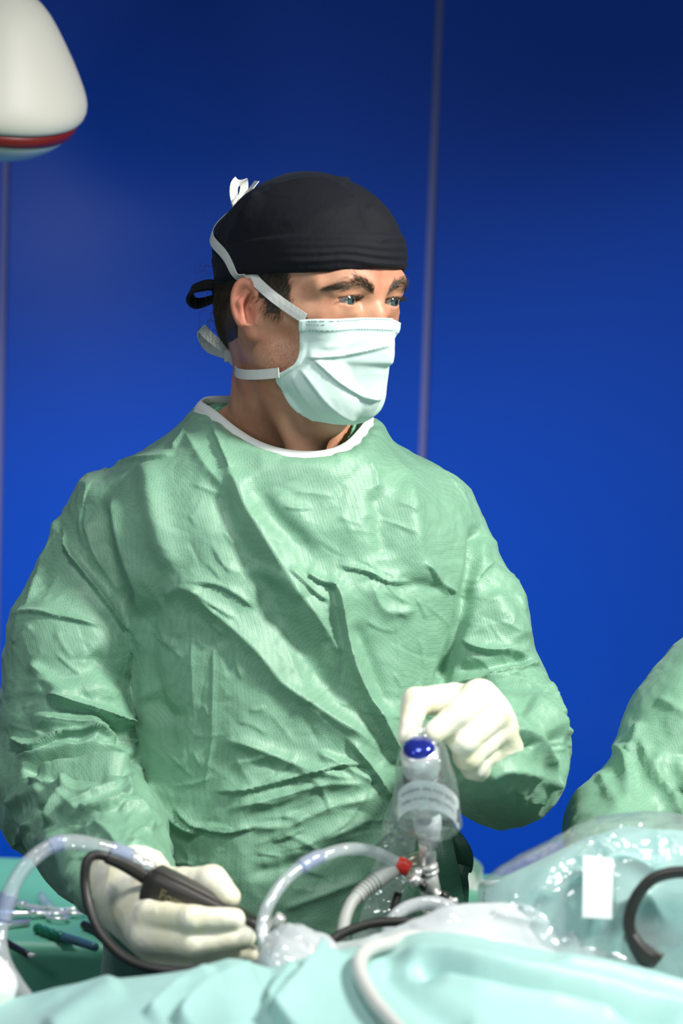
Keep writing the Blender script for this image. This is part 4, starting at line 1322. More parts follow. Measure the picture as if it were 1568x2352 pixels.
# ------------------------------------------------------------------ gloved hands
m = mat('latex_glove', srgb(246, 243, 222), 0.42)
nt, b, N, L = nodes(m)
b.inputs['Subsurface Weight'].default_value = 0.15
b.inputs['Subsurface Radius'].default_value = (0.010, 0.008, 0.004)
b.inputs['Subsurface Scale'].default_value = 0.3
tc = N('ShaderNodeTexCoord').outputs['Object']
cl = ramp(m, noise_tex(m, 40, 4, 0.6, vec=tc), [(0.3, srgb(240, 235, 200)), (0.6, srgb(247, 245, 226))])
L(cl, b.inputs['Base Color'])
n_ = add_bump(m, noise_tex(m, 260, 3, 0.6, vec=tc), 0.10, 0.001)
M['glove'] = m
def hand(name, fingers, palm, wrist, cuff, label, h=0.0016, webs=()):
    fl = [(AT(p), r) for p, r in fingers]
    pl = [(at(*a), at(*b_), ra, rb) for a, b_, ra, rb in palm]
    def f(P):
        d = None
        for a, b_, ra, rb in pl:
            c = cone(P, a, b_, ra, rb); d = c if d is None else smin(d, c, 0.016)
        out = d
        for p, r in fl:
            out = smin(out, chain(P, p, r, 0.004), 0.0036)
        for p, r in webs:
            out = smin(out, chain(P, AT(p), r, 0.006), 0.010)
        return smin(out, chain(P, AT(wrist[0]), wrist[1], 0.01), 0.014)
    pts = np.concatenate([p for p, r in fl] + [AT(wrist[0])] + [np.array([a, b_]) for a, b_, _, _ in pl])
    v, q = nets(f, pts.min(0) - 0.05, pts.max(0) + 0.05, h)
    v = smooth_mesh(v, q, 2, 0.5)
    n = vnormals(v, q)
    d = 0.0005 * crumple(v, 45, 3, 3)
    # wrinkles of loose latex at the wrist
    c0 = AT(wrist[0]); ax = c0[-1] - c0[0]; ax /= np.linalg.norm(ax)
    s = (v - c0[0]) @ ax
    d += 0.0011 * np.clip(s / 0.03, 0, 1) * crumple(v * np.array([1, 1, 1]), 70, 2, 9)
    v = v + n * d[:, None]
    # open the glove end: drop the cap past the cuff plane
    ce = c0[-1]
    keepf = ((v[q].mean(1) - ce) @ ax) < 0.0
    q = q[keepf]
    use = np.unique(q); mp_ = -np.ones(len(v), int); mp_[use] = np.arange(len(use))
    g = mesh_from(name, v[use], mp_[q], M['glove'], surgeon, label=label)
    # rolled cuff edge
    e = v[use]; on = np.abs((e - ce) @ ax) < 0.0016
    rim = e[on]
    if len(rim) > 12:
        c = rim.mean(0); u = np.cross(ax, [0, 0, 1.0]); u /= np.linalg.norm(u); w = np.cross(ax, u)
        an = np.arctan2((rim - c) @ w, (rim - c) @ u); rad = np.linalg.norm((rim - c) - np.outer((rim - c) @ ax, ax), axis=1)
        ang = np.linspace(-np.pi, np.pi, 65)[:-1]
        o = np.argsort(an); rr = np.interp(ang, an[o], rad[o], period=2 * np.pi)
        ring = c + rr[:, None] * (np.cos(ang)[:, None] * u + np.sin(ang)[:, None] * w)
        vv, ff = [], []
        for i in range(64):
            o_ = (ring[i] - c) / np.linalg.norm(ring[i] - c)
            for a in np.linspace(0, 2 * np.pi, 8, endpoint=False):
                vv.append(ring[i] + 0.0011 * (math.cos(a) * o_ + math.sin(a) * ax))
        for i in range(64):
            for a in range(8):
                ff.append((i * 8 + a, i * 8 + (a + 1) % 8, ((i + 1) % 64) * 8 + (a + 1) % 8, ((i + 1) % 64) * 8 + a))
        mesh_from('cuff_bead', vv, ff, M['glove'], g)
    return g
# his right hand, picture left: thumb on the tool, fingers in front of it
hand('glove',
     [([(346, 2104, -0.380), (445, 2112, -0.412), (538, 2112, -0.416)], [0.0132, 0.0116, 0.0096]),
      ([(338, 2150, -0.382), (445, 2168, -0.412), (560, 2154, -0.416)], [0.0142, 0.0118, 0.0096]),
      ([(366, 2188, -0.366), (460, 2203, -0.392), (578, 2192, -0.400)], [0.0138, 0.0110, 0.0082]),
      ([(385, 2205, -0.345), (450, 2212, -0.368), (520, 2205, -0.376)], [0.0125, 0.0100, 0.0080]),
      ([(352, 2030, -0.325), (425, 2028, -0.352), (487, 2024, -0.366), (527, 2060, -0.386)], [0.0165, 0.0125, 0.0130, 0.0098])],
     [((300, 2045, -0.290), (350, 2106, -0.372), 0.030, 0.016), ((300, 2050, -0.290), (346, 2150, -0.372), 0.030, 0.018),
      ((305, 2060, -0.290), (370, 2188, -0.356), 0.028, 0.016), ((310, 2060, -0.290), (385, 2203, -0.335), 0.026, 0.015),
      ((300, 2030, -0.290), (355, 2032, -0.325), 0.030, 0.018)],
     ([(305, 2040, -0.300), (288, 2022, -0.262)], [0.034, 0.0420]), None,
     'cream latex glove on the hand at the picture left')
# his left hand, picture right: pinching the camera head from above
hand('glove',
     [([(1040, 1606, -0.285), (955, 1612, -0.318), (936, 1692, -0.338)], [0.0140, 0.0118, 0.0088]),
      ([(1100, 1600, -0.300), (1050, 1640, -0.340), (996, 1684, -0.352)], [0.0150, 0.0120, 0.0092]),
      ([(1132, 1640, -0.300), (1062, 1700, -0.338), (1078, 1735, -0.312)], [0.0145, 0.0122, 0.0105]),
      ([(1140, 1675, -0.288), (1072, 1738, -0.326), (1090, 1762, -0.300)], [0.0140, 0.0115, 0.0100]),
      ([(1136, 1708, -0.272), (1085, 1762, -0.306), (1105, 1770, -0.285)], [0.0130, 0.0105, 0.0095])],
     [((1108, 1715, -0.245), (1100, 1602, -0.295), 0.026, 0.016), ((1112, 1715, -0.245), (1132, 1642, -0.292), 0.026, 0.016),
      ((1112, 1722, -0.245), (1138, 1676, -0.280), 0.026, 0.016), ((1112, 1728, -0.245), (1134, 1708, -0.266), 0.026, 0.016),
      ((1100, 1690, -0.250), (1042, 1612, -0.280), 0.024, 0.015)],
     ([(1112, 1722, -0.250), (1118, 1738, -0.205)], [0.032, 0.0400]), None,
     'cream latex glove on the hand at the picture right')

# ================================================================== INSTRUMENTS ON THE FIELD
def vec(*p): return at(*p)
def cyl(name, a, b, r0, r1, mt, parent, seg=28, bev=0.0008, **kw):
    """a turned piece with eased edges between two points"""
    a = np.asarray(a); b = np.asarray(b); Ln = float(np.linalg.norm(b - a)); e = min(bev, Ln * 0.3)
    return lathe(name, [(max(r0 - e, 1e-4), 0), (r0, e), (r1, Ln - e), (max(r1 - e, 1e-4), Ln)], mt, parent, seg, axis_matrix(a, b), **kw)

# ---------------------------------------------------------------- camera head under its cover
A0, A1 = vec(962, 1718, -0.362), vec(984, 1915, -0.318)
def ax(t): return A0 + (A1 - A0) * t
camh = thing('endoscope_camera', 'silver camera head with blue button under the clear cover', 'camera', A1)
lathe('camera_body', [(0.010, 0.0), (0.0150, 0.0015), (0.0166, 0.005), (0.0166, 0.022), (0.0150, 0.026), (0.0140, 0.030)], mat('satin_silver', (0.82, 0.83, 0.84, 1), 0.32, Metallic=0.55), camh, 40, axis_matrix(ax(0.0), ax(1)))
lathe('focus_ring', [(0.0142, 0.028), (0.0168, 0.030), (0.0172, 0.034), (0.0168, 0.037), (0.0172, 0.040), (0.0168, 0.043), (0.0150, 0.046)], M['black_soft'], camh, 40, axis_matrix(ax(0), ax(1)))
lathe('coupler', [(0.014, 0.045), (0.0190, 0.047), (0.0200, 0.056), (0.0170, 0.064), (0.0105, 0.068)], M['steel'], camh, 40, axis_matrix(ax(0), ax(1)))
k = axis_matrix(ax(0.02), ax(-0.5))
lathe('button', [(0.0136, 0.0), (0.0140, 0.002), (0.0130, 0.0048), (0.0100, 0.0070), (0.0055, 0.0083), (0.0005, 0.0087)], M['blue'], camh, 40, k, label='shiny blue button on top')
for i in range(3):
    an = 0.6 + i * 0.9
    p = ax(0.13) + 0.0167 * (np.array([math.sin(an - 1.2), -math.cos(an - 1.2), 0]))
    lathe('stud', [(0.0016, 0), (0.0016, 0.0012), (0.0006, 0.0018)], M['chrome'], camh, 12, axis_matrix(p, p + (p - ax(0.13))))
lathe('lens_sleeve', [(0.0105, 0), (0.0125, 0.002), (0.0122, 0.012), (0.0105, 0.018), (0.0102, 0.030)], film('frosted_sleeve', (0.95, 0.96, 0.96, 1), 0.7, 0.3), camh, 36, axis_matrix(ax(0.80), ax(1.1)))

# the cover: a bag gathered around the head, with its printed paper ring and a long sleeve
cover = thing('sterile_camera_cover', 'clear crumpled plastic bag around the camera head with printed paper band', 'plastic cover', A1)
def sleeve_mesh(name, rows, mt, parent, half, seed, amp, nseg=120, nrow=130, creases=()):
    rows = np.array(rows, float)
    s = np.linspace(0, 1, len(rows)); q = np.linspace(0, 1, nrow)
    R_ = np.stack([np.interp(q, s, rows[:, k]) for k in range(4)], 1)
    for _ in range(2): R_[1:-1] = 0.25 * R_[:-2] + 0.5 * R_[1:-1] + 0.25 * R_[2:]
    V = []
    for py, xl, xr, Y in R_:
        l, r = at(xl, py, Y), at(xr, py, Y); c = (l + r) / 2; w = (r - l) / 2; hw = np.linalg.norm(w)
        a = np.linspace(0, 2 * np.pi, nseg, endpoint=False)
        e = 0.85
        cx_ = np.sign(np.cos(a)) * np.abs(np.cos(a)) ** e; sx_ = np.sign(np.sin(a)) * np.abs(np.sin(a)) ** e
        V.append(c + cx_[:, None] * w + sx_[:, None] * np.array([0, min(half, hw), 0]))
    V = np.concatenate(V)
    i = np.arange(nrow - 1)[:, None]; j = np.arange(nseg)[None]
    F = np.stack([i * nseg + j, i * nseg + (j + 1) % nseg, (i + 1) * nseg + (j + 1) % nseg, (i + 1) * nseg + j], -1).reshape(-1, 4)
    n = vnormals(V, F)
    D_ = amp * crumple(V * np.array([1, 1, 0.55]), 26, 4, seed)
    pb = proj(V); fr_ = n[:, 1] < 0.1
    for pts, w, h in creases: fold(pb, fr_, D_, pts, w, h * 0.001, 'ridge', 0.15)
    V = V + n * D_[:, None]
    return mesh_from(name, V, F, mt, parent)
sleeve_mesh('bag', [(1648, 955, 972, -0.345), (1668, 945, 992, -0.347), (1695, 928, 1018, -0.350), (1730, 915, 1034, -0.350), (1770, 904, 1048, -0.347), (1800, 899, 1052, -0.346), (1835, 894, 1058, -0.345), (1870, 891, 1064, -0.342), (1897, 899, 1066, -0.335), (1915, 914, 1056, -0.322), (1926, 932, 1030, -0.320), (1933, 955, 1005, -0.318), (1936, 966, 998, -0.317)], M['film'], cover, 0.034, 12, 0.0020, creases=[([(945, 1712), (955, 1750), (968, 1785), (985, 1800)], 5, 4), ([(955, 1725), (975, 1760), (1000, 1800)], 5, 4), ([(1030, 1720), (1048, 1765), (1052, 1800)], 5, 3), ([(905, 1810), (908, 1850), (925, 1880), (960, 1895)], 5, 4), ([(990, 1905), (1030, 1895), (1058, 1880)], 5, 3), ([(965, 1660), (970, 1690), (985, 1710)], 4, 3)])
sleeve_mesh('trailing_sleeve', [(1790, 905, 945, -0.300), (1850, 888, 950, -0.292), (1920, 868, 956, -0.290), (2000, 850, 948, -0.292), (2080, 828, 930, -0.30), (2150, 805, 905, -0.325), (2210, 795, 900, -0.36)], M['film'], cover, 0.010, 19, 0.0020)
# printed paper ring
LC = vec(985, 1850, -0.345)
def ring_point(phi, s):
    """phi: angle around, s: 0 (upper edge) .. 1 (lower edge)"""
    px_ = 983 + 72 * np.sin(phi); py_ = 1793 + 27 * (1 - np.cos(phi)) * 1.9 + s * 64 + 3 * np.sin(phi) * 3
    Y_ = -0.350 - 0.024 * np.cos(phi) + 0.010 * s
    return at(px_, py_, Y_)
ph_ = np.linspace(-1.35, 1.35, 48)
V = np.array([ring_point(p, s) for p in ph_ for s in (0, 0.5, 1)]); F = []
for i in range(47):
    for s in (0, 1): F.append((i * 3 + s, i * 3 + s + 1, (i + 1) * 3 + s + 1, (i + 1) * 3 + s))
n_ = np.array([(v - LC) * np.array([1, 1, 0]) for v in V]); n_ /= np.linalg.norm(n_, axis=1)[:, None]
Vi = V - n_ * 0.0004; nb = len(V)
F2 = F + [tuple(i + nb for i in f[::-1]) for f in F]
paper = mesh_from('paper_band', np.concatenate([V, Vi]), F2, mat('label_paper', srgb(238, 240, 240), 0.6), cover, label='white paper band with upside-down printing')
def on_ring(srow):
    def f(co):
        out = []
        for x, y, z in co:
            phi = -x / 0.027 * 0.98; s = srow + y / 0.0245
            p = ring_point(phi, s); nn = (p - LC) * np.array([1, 1, 0]); nn /= np.linalg.norm(nn)
            out.append(p + nn * (0.0004 + z))
        return np.array(out)
    return f
ink = mat('label_ink', srgb(50, 50, 70), 0.6)
text_mesh('lettering', 'Insert Optik Lense Here', 0.0052, on_ring(0.66), ink, paper, 0.0)
text_mesh('lettering', 'Optik bitte hier einführen', 0.0052, on_ring(0.32), ink, paper, 0.0)
mk = [ring_point(1.22, s) for s in (0.35, 0.82)]
mk = [p + np.array([0.0008, -0.0006, 0]) for p in mk]
ribbon('print_mark', spline(mk, 4), np.array([1, 0.4, 0]), 0.0016, mat('violet_ink', srgb(60, 40, 130), 0.6), paper, thick=0.0002)

# ---------------------------------------------------------------- the scope itself
sc0 = vec(981, 1912, -0.318)
scope = thing('endoscope', 'chrome endoscope shaft with side valves standing upright below the camera', 'endoscope', vec(986, 2140, -0.300))
def sv(px_, py_, dY=0.0): return at(px_, py_, -0.318 + (py_ - 1912) / 228.0 * 0.018 + dY)
cyl('eyepiece', sv(980, 1916), sv(982, 1986), 0.0078, 0.0074, M['chrome'], scope)
cyl('collar', sv(982, 1984), sv(983, 1996), 0.0088, 0.0088, M['chrome'], scope)
cyl('collar', sv(983, 1998), sv(984, 2006), 0.0094, 0.0090, M['chrome'], scope)
cyl('valve_body', sv(984, 2006), sv(987, 2046), 0.0078, 0.0094, M['chrome'], scope)
cyl('collar', sv(987, 2046), sv(987, 2058), 0.0088, 0.0080, M['chrome'], scope)
cyl('shaft', sv(987, 2056), sv(988, 2092), 0.0060, 0.0056, M['steel'], scope)
cyl('shaft_nut', sv(988, 2086), sv(988, 2102), 0.0078, 0.0070, M['chrome'], scope)
cyl('shaft', sv(988, 2100), sv(987, 2150), 0.0042, 0.0042, M['chrome'], scope)
cyl('side_port', sv(984, 2020), sv(948, 2004, -0.012), 0.0046, 0.0040, M['chrome'], scope)
cyl('port_nut', sv(962, 2010, -0.006), sv(953, 2006, -0.010), 0.0066, 0.0062, M['chrome'], scope, 8)
cyl('tap_stem', sv(968, 2024, -0.012), sv(948, 2022, -0.016), 0.0036, 0.0044, M['steel'], scope)
cyl('tap_knob', sv(952, 2030, -0.014), sv(944, 2014, -0.018), 0.0050, 0.0050, M['chrome'], scope, 10)
cyl('seal', sv(972, 2006, -0.008), sv(962, 2012, -0.010), 0.0044, 0.0044, M['black'], scope)
cyl('seal', sv(974, 2034, -0.010), sv(966, 2038, -0.012), 0.0046, 0.0046, M['black'], scope)
cyl('light_post', sv(978, 1962, 0.004), sv(928, 1985, -0.004), 0.0052, 0.0052, mat('warm_steel', (0.55, 0.5, 0.4, 1), 0.3, Metallic=1.0), scope)
cyl('tap_stem', sv(994, 2052, -0.004), sv(1014, 2058, -0.010), 0.0040, 0.0040, M['chrome'], scope)
cyl('seal', sv(1014, 2062, -0.010), sv(1026, 2052, -0.012), 0.0042, 0.0042, M['black'], scope)
cyl('tap_knob', sv(1022, 2066, -0.010), sv(1042, 2082, -0.010), 0.0052, 0.0060, M['chrome'], scope, 10)
cyl('tap_lever', sv(1026, 2070, -0.014), sv(1050, 2070, -0.018), 0.0026, 0.0032, M['chrome'], scope)
# saline tube with a red connector
def tubing(name, pts, r, label, cat, mt, seg=20, n=110):
    C = spline(AT(pts), n)
    t = thing(name, label, cat, C[-1])
    tube('hose', C, r, mt, t, seg)
    return t, C
def piece(C, i0, i1, r, name, mt, t, seg=20):
    tube(name, C[i0:i1], r, mt, t, seg)
t2, C2 = tubing('saline_tube', [(912, 1984, -0.330), (890, 1970, -0.335), (850, 1954, -0.345), (800, 1950, -0.360), (750, 1962, -0.375), (700, 1985, -0.39), (652, 2025, -0.405), (618, 2075, -0.42), (604, 2120, -0.43), (606, 2160, -0.44), (618, 2205, -0.45), (640, 2255, -0.46)], 0.0054, 'clear arched tube with red end joined to the endoscope', 'tube', M['tube'])
piece(C2, 42, 54, 0.0068, 'joint', M['tube_blue'], t2)
a, b_ = vec(910, 1982, -0.330), vec(944, 2000, -0.331)
lathe('red_connector', [(0.0050, 0), (0.0068, 0.001), (0.0074, 0.005), (0.0066, 0.012), (0.0060, 0.0128)], M['red'], t2, 20, axis_matrix(a, b_))
# light cable with ribbed grey boot
lc = thing('light_cable', 'light grey cable with ribbed strain relief plugged into the endoscope', 'cable', vec(785, 2150, -0.40))
Cb = spline(AT([(924, 1986, -0.326), (880, 2012, -0.335), (838, 2042, -0.345), (818, 2062, -0.352)]), 70)
rb = 0.0078 - 0.0012 * np.linspace(0, 1, 70)
rb[35:] += 0.0007 * np.sin(np.arange(35) * 1.25)
tube('strain_relief', Cb, rb, M['grey'], lc, 24)
tube('cord', spline(AT([(826, 2052, -0.350), (806, 2075, -0.358), (792, 2110, -0.37), (786, 2150, -0.385), (784, 2200, -0.40)]), 40), 0.0054, M['grey'], lc, 18)
cyl('ferrule', vec(934, 1982, -0.325), vec(918, 1990, -0.328), 0.0066, 0.0072, M['steel'], lc)
# loose tube looping over the field in front of the scope
t3, C3 = tubing('irrigation_tube', [(890, 2150, -0.375), (898, 2118, -0.37), (922, 2092, -0.365), (958, 2077, -0.36), (1000, 2074, -0.36), (1035, 2086, -0.365), (1070, 2115, -0.38), (1085, 2150, -0.40)], 0.0058, 'cloudy clear tube arching in front of the endoscope foot', 'tube', M['film_grey'])
cb = tube('power_cable', spline(AT([(740, 2185, -0.41), (768, 2156, -0.405), (800, 2138, -0.40), (850, 2122, -0.395), (900, 2117, -0.392), (945, 2118, -0.392), (985, 2126, -0.395), (1010, 2150, -0.40)]), 60), 0.0042, M['black'])
tag(cb, 'black cable lying low across the field below the ribbed grey cable', 'cable')
cb = tube('sensor_cable', spline(AT([(914, 2052, -0.32), (906, 2080, -0.325), (899, 2120, -0.33), (890, 2165, -0.34)]), 30), 0.0036, M['black'])
tag(cb, 'short black cable running down beside the clear sleeve', 'cable')

# ---------------------------------------------------------------- shaver handpiece in his right hand
hp0, hp1 = vec(340, 2016, -0.362), vec(592, 2134, -0.398)
tool = thing('shaver_handpiece', 'dark grey powered shaver handpiece held in the gloved hand at left', 'surgical tool', hp1)
dax = (hp1 - hp0); LT = np.linalg.norm(dax); dax /= LT
upn = np.array([0, 0, 1.0]) - dax * dax[2]; upn /= np.linalg.norm(upn); sdn = np.cross(dax, upn)   # sdn points away from the viewer or to it
if sdn[1] > 0: sdn = -sdn
def loft(name, st, mt, parent, seg=40, e=0.62):
    """stations: (distance along, height offset, half height, half thickness, depth offset)"""
    V, F = [], []
    for t, oz, hh, hw, od in st:
        c = hp0 + dax * t + upn * oz + sdn * od
        for a in np.linspace(0, 2 * np.pi, seg, endpoint=False):
            ca, sa = math.cos(a), math.sin(a)
            V.append(c + sdn * hw * math.copysign(abs(ca) ** e, ca) + upn * hh * math.copysign(abs(sa) ** e, sa))
    n = len(st)
    for i in range(n - 1):
        for j in range(seg):
            k = (j + 1) % seg; F.append((i * seg + j, i * seg + k, (i + 1) * seg + k, (i + 1) * seg + j))
    F.append(tuple(range(seg))[::-1]); F.append(tuple((n - 1) * seg + j for j in range(seg)))
    return mesh_from(name, V, F, mt, parent)
body_t = loft('body', [(0.0, -0.006, 0.0120, 0.009, 0), (0.002, -0.006, 0.0155, 0.0115, 0), (0.012, -0.006, 0.0180, 0.0130, 0), (0.035, -0.005, 0.0172, 0.0135, 0), (0.060, -0.003, 0.0142, 0.0125, 0), (0.085, 0.000, 0.0100, 0.0108, 0), (0.100, 0.000, 0.0088, 0.0092, 0), (LT, 0.0, 0.0080, 0.0084, 0)], M['black_soft'], tool)
loft('top_rail', [(0.004, 0.0095, 0.0030, 0.0062, 0.001), (0.008, 0.0105, 0.0048, 0.0072, 0.001), (0.030, 0.0098, 0.0052, 0.0076, 0.001), (0.060, 0.0088, 0.0050, 0.0074, 0.001), (0.084, 0.0072, 0.0042, 0.0066, 0.001), (0.090, 0.0056, 0.0028, 0.0052, 0.001)], mat('dark_rail', srgb(74, 72, 66), 0.3), tool)
Mt = Matrix((( *(dax),), (*(upn),), (*(sdn),))).transposed().to_4x4()
Mt = Matrix.Translation(Vector(hp0 + dax * 0.040 + upn * -0.0035 + sdn * 0.0138)) @ Mt
text_mesh('lettering', 'Formula', 0.0125, Mt, mat('stamped_lettering', srgb(128, 124, 92), 0.5), body_t, 0.0003)
lathe('suction_port', [(0.0030, 0), (0.0055, 0.001), (0.0058, 0.010), (0.0048, 0.012), (0.0048, 0.016), (0.0060, 0.017), (0.0060, 0.022)], M['chrome'], tool, 24, axis_matrix(vec(354, 1998, -0.362), vec(296, 1966, -0.356)))
tube('cable_boot', spline(AT([(350, 2022, -0.362), (318, 2002, -0.36), (280, 1982, -0.36), (245, 1968, -0.362)]), 30), np.linspace(0.0076, 0.0056, 30), M['black_soft'], tool, 20)
loft('nose', [(LT - 0.002, 0, 0.0070, 0.0072, 0), (LT + 0.006, 0, 0.0062, 0.0064, 0), (LT + 0.010, 0, 0.0072, 0.0072, 0), (LT + 0.018, 0, 0.0070, 0.0070, 0), (LT + 0.022, 0, 0.0050, 0.0050, 0)], M['steel'], tool, 28, 1.0)
cyl('suction_lever', hp0 + dax * (LT + 0.010) + upn * 0.002 + sdn * 0.006, hp0 + dax * (LT + 0.018) + upn * 0.022 + sdn * 0.006, 0.0042, 0.0050, M['chrome'], tool)
cyl('blade_hub', hp0 + dax * (LT + 0.020), hp0 + dax * (LT + 0.042), 0.0064, 0.0050, M['black'], tool)
cyl('blade_hub', hp0 + dax * (LT + 0.008) - upn * 0.014, hp0 + dax * (LT + 0.036) - upn * 0.017, 0.0050, 0.0046, M['black'], tool)
cyl('blade_tube', hp0 + dax * (LT + 0.040), hp0 + dax * (LT + 0.085), 0.0034, 0.0034, M['chrome'], tool)
tube('cord', spline(AT([(262, 1976, -0.361), (236, 1965, -0.363), (212, 1966, -0.366), (198, 1985, -0.370), (195, 2030, -0.375), (205, 2085, -0.385), (232, 2145, -0.40), (285, 2198, -0.415), (350, 2224, -0.425), (430, 2232, -0.43), (510, 2222, -0.435), (580, 2222, -0.445), (640, 2250, -0.46)]), 130), 0.0043, M['black'], tool, 18)
t1, C1 = tubing('suction_tube', [(303, 1970, -0.357), (262, 1954, -0.358), (215, 1941, -0.362), (165, 1934, -0.368), (118, 1943, -0.375), (72, 1975, -0.385), (40, 2015, -0.39), (20, 2060, -0.395), (6, 2110, -0.40), (-2, 2160, -0.41), (10, 2212, -0.425), (38, 2262, -0.44), (78, 2318, -0.46), (110, 2370, -0.48)], 0.0068, 'clear suction tube curving left from the shaver handpiece down behind the drape', 'tube', M['tube'], n=150)
piece(C1, 0, 12, 0.0078, 'joint', M['tube_blue'], t1)
piece(C1, 34, 42, 0.0074, 'joint', M['tube_blue'], t1)
piece(C1, 70, 84, 0.0080, 'joint', M['tube_blue'], t1)

# ================================================================== TABLES AND DRAPES
def on_z(px_, py_, z):
    d = _R @ np.array([(px_ - 784.0) / FPX, -(py_ - 1176.0) / FPX, -1.0])
    return _C + d * ((z - _C[2]) / d[2])
def sheet(rows, nu, nv, xs, fine=0.85):
    """rows: list of (Y, [(px, py)...]) or (Y, dz) below the previous row; gives grid points"""
    P = []
    for Y, prof in rows:
        prof = np.array(prof, float)
        P.append(np.array([at(x, np.interp(x, prof[:, 0], prof[:, 1]), Y) for x in xs]))
    P = np.array(P)                       # rows x cols x 3
    out = np.empty((nv, len(xs), 3))
    for j in range(len(xs)):
        S = spline(P[:, j], 1600)
        w_ = np.linspace(0, 1, nv); w_ = np.where(w_ < 0.85, w_ * fine / 0.85, fine + (w_ - 0.85) / 0.15 * (1 - fine))
        out[:, j] = S[(w_ * 1599).astype(int)]
    res = np.empty((nv, nu, 3))
    q = np.linspace(0, 1, len(xs)); qq = np.linspace(0, 1, nu)
    for i in range(nv):
        for k in range(3): res[i, :, k] = np.interp(qq, q, out[i, :, k])
    for _ in range(3): res[:, 1:-1] = 0.25 * res[:, :-2] + 0.5 * res[:, 1:-1] + 0.25 * res[:, 2:]
    F = np.array([(i * nu + j, i * nu + j + 1, (i + 1) * nu + j + 1, (i + 1) * nu + j) for i in range(nv - 1) for j in range(nu - 1)])
    return res.reshape(-1, 3), F
def orient(V, F, up=(0, -0.3, 1)):
    n = vnormals(V, F)
    if (n @ np.array(up)).mean() < 0: F = F[:, ::-1]; n = -n
    return F, n
def solid(V, F, n, t=0.0012):
    return V, F

# operating table under the drapes
ot = thing('operating_table', 'operating table hidden under the pale teal drapes in front', 'table', (0.15, -0.80, 0.0))
box('table_top', (0.15, -0.80, 0.93), (1.9, 0.42, 0.08), M['black_soft'], ot, 0.02)
box('column', (0.15, -0.80, 0.47), (0.30, 0.26, 0.86), M['steel'], ot, 0.02)
box('base', (0.15, -0.80, 0.05), (0.9, 0.40, 0.10), M['steel'], ot, 0.02)

# pale drape over the patient, in front
xs = np.linspace(-500, 2050, 110)
crest = [(-700, 2420), (-300, 2350), (0, 2302), (75, 2280), (130, 2264), (250, 2248), (430, 2238), (500, 2224), (540, 2216), (585, 2226), (620, 2236), (680, 2212), (760, 2192), (850, 2176), (950, 2168), (1100, 2172), (1200, 2190), (1350, 2226), (1500, 2262), (1568, 2285), (1900, 2380), (2300, 2480)]
cr = np.array(crest, float)
rows = [(-0.44, [(x, y + 420) for x, y in crest]), (-0.47, [(x, y + 120) for x, y in crest]), (-0.50, crest), (-0.58, [(x, y + 62) for x, y in crest]), (-0.72, [(x, 2236 + 190 + (y - 2236) * 0.7) for x, y in crest]), (-0.95, [(x, 2640 + (y - 2236) * 0.3) for x, y in crest]), (-1.06, [(x, 3150) for x, y in crest]), (-1.10, [(x, 5200) for x, y in crest])]
V, F = sheet(rows, 520, 300, xs, 0.30)
F, n = orient(V, F)
D = np.zeros(len(V)); pxd = proj(V); al = (n[:, 2] > -0.3) & (V[:, 1] < -0.485)
def FD(pts, w, h, kind='soft', ends=0.15): fold(pxd, al, D, pts, w, h * 0.001, kind, ends)
FD([(880, 2205), (980, 2222), (1100, 2242), (1217, 2264), (1362, 2290), (1507, 2322), (1640, 2360)], 46, 15, 'step', 0.12)
FD([(930, 2236), (1000, 2246), (1100, 2262), (1217, 2285), (1362, 2312), (1507, 2344), (1620, 2370)], 13, -26, 'soft', 0.12)
FD([(960, 2262), (1080, 2278), (1200, 2300), (1330, 2330), (1450, 2362)], 34, 10, 'step')
FD([(1250, 2232), (1400, 2262), (1540, 2300), (1640, 2330)], 26, 8, 'step')
FD([(760, 2186), (745, 2240), (700, 2300), (640, 2380)], 44, 20, 'step', 0.12)
FD([(690, 2215), (668, 2260), (630, 2310), (590, 2370)], 30, 12, 'step')
FD([(590, 2232), (520, 2275), (450, 2330), (400, 2380)], 40, 13, 'step')
FD([(500, 2235), (410, 2280), (330, 2350)], 34, 8, 'step')
FD([(860, 2215), (900, 2260), (980, 2320), (1080, 2390)], 30, -9)
FD([(280, 2252), (200, 2300), (100, 2380)], 30, 6)
D += 0.0035 * crumple(V, 5, 3, 77) * np.clip((-0.47 - V[:, 1]) / 0.04, 0, 1)
V = V + n * D[:, None]
pd = thing('patient_drape', 'pale teal surgical drape spread across the bottom foreground', 'drape', (0.15, -0.8, 0.5))
mesh_from('cloth', V, F, M['drape'], pd)
from mathutils.bvhtree import BVHTree
drape_bvh = BVHTree.FromPolygons([tuple(p) for p in V.tolist()], F.tolist())
def on_drape(px_, py_, lift_):
    d = _R @ np.array([(px_ - 784.0) / FPX, -(py_ - 1176.0) / FPX, -1.0]); d /= np.linalg.norm(d)
    h_ = drape_bvh.ray_cast(Vector(_C), Vector(d))
    return None if h_[0] is None else np.array(h_[0]) + np.array([0, 0, lift_])

# cloudy plastic sheet over the field between the drape and the mound
xs = np.linspace(640, 2000, 60)
low = [(640, 2250), (760, 2205), (850, 2190), (950, 2180), (1100, 2182), (1200, 2200), (1350, 2240), (1500, 2280), (1568, 2300), (2000, 2420)]
top = [(640, 2215), (700, 2190), (800, 2172), (880, 2150), (960, 2110), (1030, 2090), (1100, 2086), (1170, 2086), (1250, 2084), (1350, 2108), (1440, 2160), (1500, 2205), (1568, 2240), (2000, 2380)]
mid = [(x, (np.interp(x, *np.array(low).T) * 0.5 + y * 0.5)) for x, y in top]
rows = [(-0.405, [(x, y + 260) for x, y in top]), (-0.425, [(x, y + 40) for x, y in top]), (-0.44, top), (-0.462, mid), (-0.487, low), (-0.49, [(x, y + 60) for x, y in low])]
V, F = sheet(rows, 260, 140, xs); F, n = orient(V, F)
D = 0.004 * crumple(V, 9, 4, 41)
